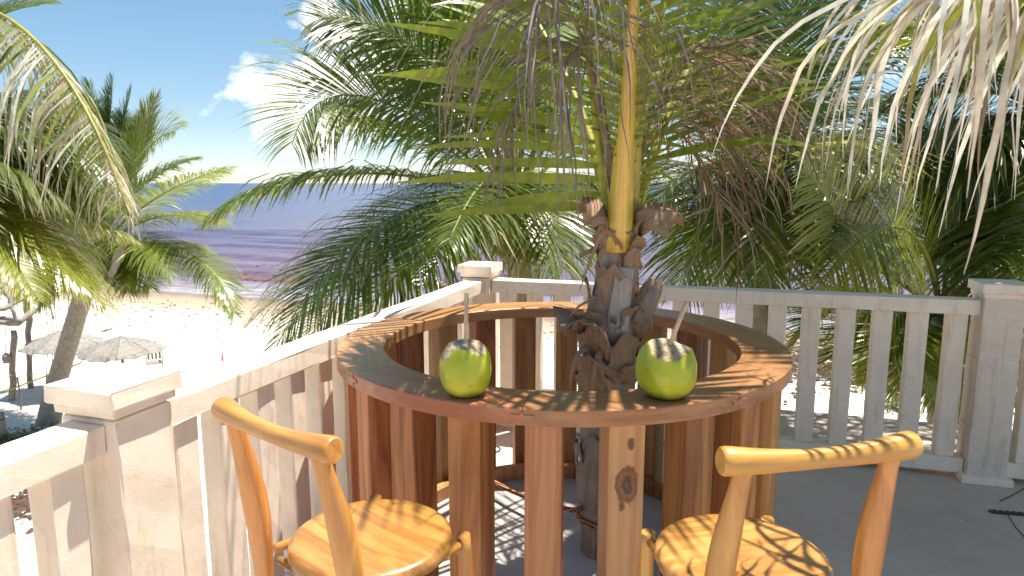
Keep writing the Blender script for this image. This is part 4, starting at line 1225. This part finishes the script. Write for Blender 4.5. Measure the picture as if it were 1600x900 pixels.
# cut leaf stalks
def stalk(pts, w, fl, mat='stub', name='cut_stalk', dy=-0.10):
    P = [TP(x, y, dy + k * 0.0) - pt_base for k, (x, y) in enumerate(pts)]
    return tube(name, P, w, M[mat], PT, 10, fl, smooth=True)
stalk([(962, 535), (966, 500), (972, 455), (977, 418)], [0.052, 0.046, 0.040, 0.036], 0.30)
stalk([(985, 520), (1000, 490), (1017, 455), (1026, 440)], [0.062, 0.055, 0.045, 0.036], 0.35, 'sheath', 'split_stalk', -0.06)
stalk([(1000, 505), (1010, 480), (1024, 450)], [0.035, 0.03, 0.02], 0.35, 'log', 'split_stalk', -0.10)
stalk([(905, 400), (935, 385), (955, 330)], [0.03, 0.026, 0.02], 0.3, 'sheath', 'split_stalk', 0.06)

YP = (0.66, 0.44, 0.045)
NEARG = dict(mat='leaf_near', single=True, segs=6)
def TPf(ctrl, **kw):
    d = dict(n=26, lmax=0.75, w=0.052, droop=0.25, tone=2.2, dry=0.0, drytip=0.06, r0=0.03, r1=0.008, rcol=(0.30, 0.30, 0.03), a0=80, a1=45, vee=0.1, lprof='flat')
    d.update(NEARG); d.update(kw)
    return frond(PT, [TP(*c) for c in ctrl], **d)
# main yellow stalk: upright, leaflets small at first
X1 = (1, 0, 0)
TPf([(966, 392, -0.03), (975, 220, -0.05), (992, 30, -0.08), (1010, -420, -0.25)], n=36, t0=0.26, t1=0.98, lprof='grow', lmax=0.62, r0=0.057, r1=0.010, rcol=YP, a0=78, a1=50, droop=0.1, yellow=0.12, sides=28, flat=1.0, sref=X1, vee=0.45, w=0.038, rmat='stalk', tone=2.4)
# second upright stalk just behind, right
TPf([(985, 370, 0.08), (993, 220, 0.10), (1008, 60, 0.12), (1040, -400, 0.1)], n=40, t0=0.14, t1=0.98, lprof='grow', lmax=0.72, r0=0.036, r1=0.009, rcol=(0.40, 0.32, 0.07), a0=80, a1=55, droop=0.05, tone=2.5, sref=X1, vee=0.2, w=0.036)
# left stalk with the long leaflets pointing left
TPf([(948, 345, 0.05), (942, 260, 0.08), (920, 130, 0.10), (880, -260, 0.0)], n=17, t0=0.10, t1=0.98, lmax=0.78, r0=0.024, r1=0.008, rcol=(0.36, 0.36, 0.03), a0=84, a1=58, droop=0.12, tone=2.9, w=0.046, sref=(1, 0.2, 0), vee=-0.1, yellow=0.1, one=-1)
# a frond going back-left and one back-right, in their own shade
TPf([(955, 350, 0.10), (930, 200, 0.35), (860, 20, 0.7), (690, -160, 1.0)], n=22, t0=0.2, lmax=0.7, tone=2.0, droop=0.35, w=0.04)
TPf([(990, 350, 0.10), (1030, 180, 0.35), (1100, 20, 0.7), (1240, -120, 1.1)], n=22, t0=0.2, lmax=0.7, tone=2.0, droop=0.35, w=0.04)
# fronds that rise with the main stalk and bend over table and stools above the frame
UP = dict(single=False, n=62, lmax=0.72, w=0.042, tone=1.8, droop=0.3, r0=0.026, r1=0.006, rcol=(0.34, 0.30, 0.03), t0=0.52, lprof='palm', a0=70, a1=35)
TPf([(975, 378, 0.14), (985, 120, 0.20), (965, -330, 0.1), (880, -480, 0.10)], **UP)
TPf([(976, 378, 0.10), (1000, 120, 0.16), (1040, -280, 0.0), (1420, -420, -0.45)], **dict(UP, n=36))
# dead grey-brown fronds of the same palm hanging left and right of the stalk
GB = np.array([BRN * 1.7, TAN * 0.62, TAN * 0.8, np.array((0.22, 0.17, 0.14))])
def TDf(ctrl, **kw):
    d = dict(jit=0.12, n=46, lmax=0.62, w=0.0085, droop=1.5, dry=1.0, t0=0.25, segs=8, swirl=0.7, drycol=GB, mat='dry', r0=0.016, r1=0.004, rcol=(0.20, 0.14, 0.09), a0=65, a1=35, lprof='flat')
    d.update(kw)
    frond(PT, [TP(*c) for c in ctrl], name='dead_frond', **d)
TDf([(985, 330, 0.12), (1010, 60, 0.15), (1110, 20, 0.20), (1205, 190, 0.2)], droop=0.7, n=60, lmax=0.45)
TDf([(985, 330, 0.10), (1005, 130, 0.10), (1060, 100, 0.15), (1150, 240, 0.15)], droop=0.9, n=50, lmax=0.45)
TDf([(980, 330, 0.16), (1010, 160, 0.25), (1070, 160, 0.3), (1130, 330, 0.3)], droop=1.4, lmax=0.5)
TDf([(960, 330, 0.10), (930, 60, 0.0), (880, -60, -0.1), (835, 20, -0.2)], droop=2.6, n=34, lmax=0.85, t0=0.45, drycol=np.array([TAN * 0.75, np.array((0.30, 0.25, 0.22)), np.array((0.24, 0.20, 0.19))]))
TDf([(960, 330, 0.10), (945, 100, 0.1), (915, 10, 0.0), (868, 130, -0.1)], droop=2.6, n=34, lmax=0.70, t0=0.45, drycol=np.array([TAN * 0.75, np.array((0.30, 0.25, 0.22)), np.array((0.24, 0.20, 0.19))]))
# rope tied round the trunk
rp = []
for k in range(25):
    a = R(-200 + 300 * k / 24)
    c = TP(947, 800 + 2)
    rp.append(Vector((c.x + 0.122 * math.sin(a), c.y - 0.122 * math.cos(a), c.z + 0.012 * math.sin(a * 0.5))))
far = on(770, 752, 0.195); far2 = on(742, 735, 0.21)
left = rp[0]
rope_pts = [far2, far, on(800, 768, 0.20), on(850, 787, 0.21), TP(895, 797, -0.07)] + [p for p in rp if True]
rope_pts = [Vector(p) for p in rope_pts]
tag(tube('red_rope', rope_pts, 0.011, M['rope_r'], None, 8), 'red and tan rope tied round the palm trunk inside the table', 'rope')
wr = [TP(947, 745) + Vector((0.135 * math.sin(R(a)), -0.135 * math.cos(R(a)), 0.01 * math.sin(a))) for a in range(-150, 40, 10)]
wr = [on(760, 700, 0.36), on(790, 702, 0.35)]
buckle = empty('ratchet_strap', (0, 0, 0), 0, 'dark red strap with a metal ring seen through the back slats', 'strap')
b0 = at(775, 702, 3.72); b1 = at(800, 697, 3.70); b2 = at(835, 690, 3.66)
tube('strap_band', [b1, (b1 + b2) / 2, b2], [0.012, 0.016, 0.014], mat_simple('strap_red', (0.14, 0.045, 0.035), 0.8), buckle, 8, 0.35)
bmr = bmesh.new()
ring = [b0 + Vector((0.024 * math.cos(a * 0.5236), 0, 0.017 * math.sin(a * 0.5236))) for a in range(13)]
tube('ring', ring, 0.005, M['metal'], buckle, 6)
bmr.free()

# ------------------------------------------------------------------ things on the beach
def parasol(px, py, zc, rad, name, label, seed):
    c = on(px, py, GROUND + zc)
    e = empty(name, (c.x, c.y, GROUND), seed * 0.4, label, 'parasol', 'beach parasols')
    g = random.Random(seed)
    tube('pole', [(0, 0, -0.2), (0, 0, zc * 0.5), (0, 0, zc + 0.38)], [0.05, 0.048, 0.045], M['log'], e, 10)
    ns = 8
    for k in range(ns):
        a0, a1 = 2 * math.pi * k / ns, 2 * math.pi * (k + 1) / ns
        V, Fc = [], []
        nu, nv = 6, 7
        for j in range(nv + 1):
            f = j / nv
            for i in range(nu + 1):
                a = a0 + (a1 - a0) * i / nu
                chord = math.cos((a1 - a0) / 2) / math.cos(a - (a0 + a1) / 2)
                r = (0.03 + (rad - 0.03) * f) * chord
                z = zc + 0.42 * (1 - f) ** 0.9 - 0.05 * f * math.sin(math.pi * i / nu) + g.uniform(-.012, .012)
                if j == nv: z -= g.uniform(0.0, 0.07); r += g.uniform(-0.03, 0.05)
                V.append((r * math.cos(a), r * math.sin(a), z))
        for j in range(nv):
            for i in range(nu):
                p = j * (nu + 1) + i
                Fc.append((p, p + 1, p + nu + 2, p + nu + 1))
        o = link('canopy_panel', to_mesh('canopy_panel', V, Fc, False), M['thatch'], e)
        o.modifiers.new('t', 'SOLIDIFY').thickness = 0.03
        tube('rib', [(0.03 * math.cos(a0), 0.03 * math.sin(a0), zc + 0.40), (rad * 0.5 * math.cos(a0), rad * 0.5 * math.sin(a0), zc + 0.21), (rad * 1.02 * math.cos(a0), rad * 1.02 * math.sin(a0), zc - 0.01)], 0.022, M['log'], e, 6)
parasol(190, 547, 1.55, 1.24, 'beach_parasol', 'grey thatched beach parasol right of the leaning palm trunk', 3)
parasol(97, 538, 1.55, 1.16, 'beach_parasol', 'grey thatched beach parasol partly behind the leaning palm trunk', 4)

def log(parent, pts, r, name='log', seed=0, sides=9):
    g = random.Random(seed); P = []
    pts = [Vector(p) for p in pts]
    n_ = 9
    for k in range(n_):
        f = k / (n_ - 1) * (len(pts) - 1); i = min(int(f), len(pts) - 2)
        p = pts[i].lerp(pts[i + 1], f - i) + Vector((g.uniform(-1, 1), g.uniform(-1, 1), g.uniform(-1, 1))) * r * 0.35
        P.append(p - Vector(parent.location))
    tube(name, P, [r * g.uniform(0.8, 1.15) for _ in range(n_)], M['log'], parent, sides)
pg = empty('driftwood_pergola', on(20, 624, GROUND), 0, 'weathered driftwood frame of posts and logs at the left edge', 'pergola')
YG = 20.5
log(pg, [on(18, 626, GROUND) - Vector((0, 0, .2)), at(20, 560, YG), at(22, 515, YG)], 0.10, 'post', 1)
log(pg, [on(47, 609, GROUND) - Vector((0, 0, .2)), at(44, 520, YG + 1.1), at(43, 446, YG + 1.1)], 0.10, 'post', 2)
log(pg, [on(-60, 640, GROUND) - Vector((0, 0, .2)), at(-62, 540, YG - 1.0), at(-60, 480, YG - 1.0)], 0.11, 'post', 3)
log(pg, [at(-70, 520, YG - 1), at(0, 505, YG), at(30, 505, YG), at(62, 475, YG + 1), at(95, 448, YG + 1.6)], 0.09, 'log', 4)
log(pg, [at(-60, 495, YG - 1), at(0, 484, YG), at(45, 462, YG + 1.1), at(70, 458, YG + 1.4)], 0.075, 'log', 5)
log(pg, [at(-70, 505, YG - 1), at(0, 497, YG + .2), at(28, 500, YG + .2)], 0.07, 'log', 6)
log(pg, [at(5, 448, YG + .6), at(15, 462, YG + .5), at(18, 475, YG + .4)], 0.09, 'log', 7)
log(pg, [at(18, 478, YG), at(25, 500, YG), at(36, 502, YG)], 0.06, 'log', 8)
log(pg, [at(50, 462, YG + 1.2), at(72, 458, YG + 1.4), at(80, 475, YG + 1.6)], 0.05, 'log', 9)
for k, (x0, y0, x1, y1, r_) in enumerate([(36, 470, 95, 430, .02), (20, 470, 70, 425, .018), (0, 460, 60, 445, .018), (60, 470, 120, 440, .02), (-10, 470, 30, 430, .015), (70, 462, 84, 498, .03)]):
    log(pg, [at(x0, y0, YG + 1), at((x0 + x1) / 2, (y0 + y1) / 2 - 5, YG + 1.2), at(x1, y1, YG + 1.4)], r_, 'branch', 20 + k, 6)
fl = empty('hanging_float', at(10, 560, YG - .2), 0, 'dark wooden float hanging from the driftwood frame', 'float')
link('float_body', lathe('float_body', [(0.02, -.16), (.10, -.14), (.12, 0), (.10, .12), (.03, .17)], 12), M['log'], fl)
tube('cord', [(0, 0, .16), (0.02, 0, .6), (.1, 0, 1.0)], 0.012, M['metal'], fl, 5)
for k, x in enumerate((70, 78, 84)):
    t_ = at(x, 462 + 3 * k, 21.6)
    sw = tag(tube('swing_rope', [t_, t_ + Vector((0, 0, -1.1)), on(x + 2, 598 - 6 * k, GROUND + .6)], 0.014, M['thatch'], None, 5),
             ['leftmost thin rope hanging from the driftwood frame', 'middle thin rope hanging from the driftwood frame', 'rightmost thin rope hanging from the driftwood frame'][k], 'rope', 'hanging ropes')
tag(tube('yellow_rope', [at(-60, 628, 20.0), at(-10, 615, 20.2), at(20, 607, 20.35), at(60, 592, 20.5), at(100, 578, 20.8), at(128, 566, 21.0)], 0.025, M['rope_y'], None, 6), 'slack yellow rope strung past the driftwood posts', 'rope')
tag(tube('yellow_rope', [at(-40, 590, 20.2), at(0, 595, 20.3), at(17, 586, 20.35), at(50, 585, 20.9), at(130, 585, 21.5)], 0.012, M['rope_y'], None, 6), 'thin yellow cord tied to the driftwood post', 'rope')
stp = empty('rope_stake', on(33, 640, GROUND), 0, 'thin wooden stake holding ropes in the sand', 'stake')
tube('stake_rod', [(0, 0, -.1), (0.02, 0, .5), (0, 0, 1.0)], [.03, .028, .022], M['log'], stp, 7)
tube('top_peg', [(-.07, 0, .96), (.07, 0, .98)], 0.02, M['log'], stp, 6)
stump = empty('wooden_post', on(2, 690, GROUND), 0, 'short grey wooden post cut off by the left edge', 'post')
tube('post_body', [(0, 0, -.1), (0, .01, .4), (0, 0, .78)], [.14, .13, .13], M['log'], stump, 12)
tube('rope_loop', [Vector((0.142 * math.cos(a * .5236), 0.142 * math.sin(a * .5236), .62)) for a in range(13)], 0.014, M['metal'], stump, 6)
sp_ = empty('sapling_post', on(99, 592, GROUND), 0, 'thin reddish post just behind the leaning palm trunk', 'post')
tube('post_body', [(0, 0, -.1), (0.03, 0, .7), (-0.02, 0, 1.5)], [.07, .06, .055], M['log'], sp_, 8)
tube('cross_peg', [(-.3, 0, .95), (.1, 0, .97), (.65, 0, .99)], [.02, .02, .015], M['log'], sp_, 6)
# beach chair, half hidden behind the near railing
bc = empty('beach_chair', on(243, 582, GROUND), 0.5, 'dark framed beach chair half hidden behind the near railing cap', 'chair')
for sx in (-.25, .25):
    tube('leg', [(sx, -.25, 0), (sx, -.25, .62)], .02, M['log'], bc, 6)
    tube('leg', [(sx, .25, 0), (sx, .30, .95)], .02, M['log'], bc, 6)
    tube('armrest', [(sx, -.27, .62), (sx, .28, .64)], .025, M['log'], bc, 6)
link('seat', box_mesh('seat', .5, .5, .04, .008, z0=.36), M['log'], bc)
for k in range(4): link('back_slat', box_mesh('back_slat', .07, .02, .5, .004, z0=.42), M['log'], bc, (-.18 + .12 * k, .28, 0))
fg = empty('beach_flag', on(348, 566, GROUND), 0, 'small pink marker flag standing in the white sand', 'flag')
tube('flag_pole', [(0, 0, -.1), (0.01, 0, .5), (0, 0, .82)], .014, M['metal'], fg, 6)
V = [(0.01, 0, .55), (-.10, .02, .02), (.12, -.02, .0), (.04, 0, .55), (.02, 0, .3)]
pm = to_mesh('pennant', [(0.0, 0.012, .60), (-0.05, 0.02, .08), (0.055, 0.02, .05), (0.0, -0.012, .60), (-0.05, -0.03, .08), (0.055, -0.03, .05)], [(0, 1, 2), (5, 4, 3), (0, 3, 4, 1), (1, 4, 5, 2), (2, 5, 3, 0)], False)
link('pennant', pm, M['pink'], fg)
dw = empty('driftwood_root', on(168, 518, GROUND), 0.3, 'small piece of driftwood lying on the open sand', 'driftwood')
tube('root', [(-.25, 0, .02), (-.05, .03, .06), (.15, 0, .1), (.28, -.03, .22)], [.03, .05, .04, .02], M['sheath'], dw, 7)
tube('root_branch', [(-.05, .03, .06), (-.08, .06, .22)], [.03, .012], M['sheath'], dw, 6)

# low creeping plants near the stump and by the back railing
def creeper(pos, n_, spread, hgt, name, label, seed):
    g = np.random.default_rng(seed)
    e = empty(name, pos, 0, label, 'plant', 'beach plants')
    m = n_; segs = 2
    P0 = g.normal(0, 1, (m, 3)) * np.array([spread[0], spread[1], 0]); P0[:, 2] = g.uniform(0, hgt, m)
    az = g.uniform(0, 6.28, m)
    d = np.stack([np.cos(az), np.sin(az), g.uniform(.1, 1.0, m)], -1); d = norm(d)
    wv = np.stack([-np.sin(az), np.cos(az), np.zeros(m)], -1)
    L = g.uniform(.12, .26, m)
    V = np.zeros((m, 3, 2, 3)); C = np.zeros_like(V)
    for k in range(3):
        hw = (0.05, .09, .01)[k] * .5
        p = P0 + d * (L * k / 2)[:, None] - np.array([0, 0, .03 * k * k])
        V[:, k, 0] = p - wv * hw; V[:, k, 1] = p + wv * hw
        C[:, k] = GREENS[g.integers(0, 3, m)][:, None]
    o = link('leaves', to_mesh('leaves', V.reshape(-1, 3), strip_faces(m, 2), True, C.reshape(-1, 3)), M['leaf'], e); o['kind'] = 'stuff'
    for k in range(5):
        a = g.uniform(0, 6.28)
        tube('stem', [(0, 0, 0), (math.cos(a) * spread[0] * .7, math.sin(a) * spread[1] * .7, .06), (math.cos(a) * spread[0] * 1.6, math.sin(a) * spread[1] * 1.6, .05)], .012, M['log'], e, 5)
creeper(on(48, 688, GROUND), 420, (.75, .35), .22, 'creeping_plant', 'low dark green creeper on the sand at the foot of the leaning palm', 5)
creeper(on(1400, 640, GROUND), 130, (.25, .2), .35, 'beach_plant', 'small green plant on the sand seen through the back balusters', 6)
# leaf litter scattered near the left under the railing
n = 260
c0 = on(20, 800, GROUND)
px = rng.normal(0, 1, (n, 2)) * np.array([.7, .5]) + np.array([c0.x, c0.y])
clumps('leaf_litter', np.c_[px, np.full(n, GROUND + 0.03)], 0.12, 0.4, M['weed'], 'dark leaf litter on the sand seen under the near railing', 'litter')

n = 45
px = np.c_[rng.uniform(0.9, 3.4, n), rng.uniform(1.6, 4.3, n)]
ok_ = np.array([(Vector((a, b, 0)) - CORNER).dot(A2) < -0.12 for a, b in px]) & (np.hypot(px[:, 0] - TC.x, px[:, 1] - TC.y) > 1.0)
px = px[ok_]
clumps('dry_leaf_bits', np.c_[px, np.full(len(px), 0.001)], 0.007, 0.3, M['weed'], 'tiny dry leaf bits scattered on the shaded terrace floor', 'litter')
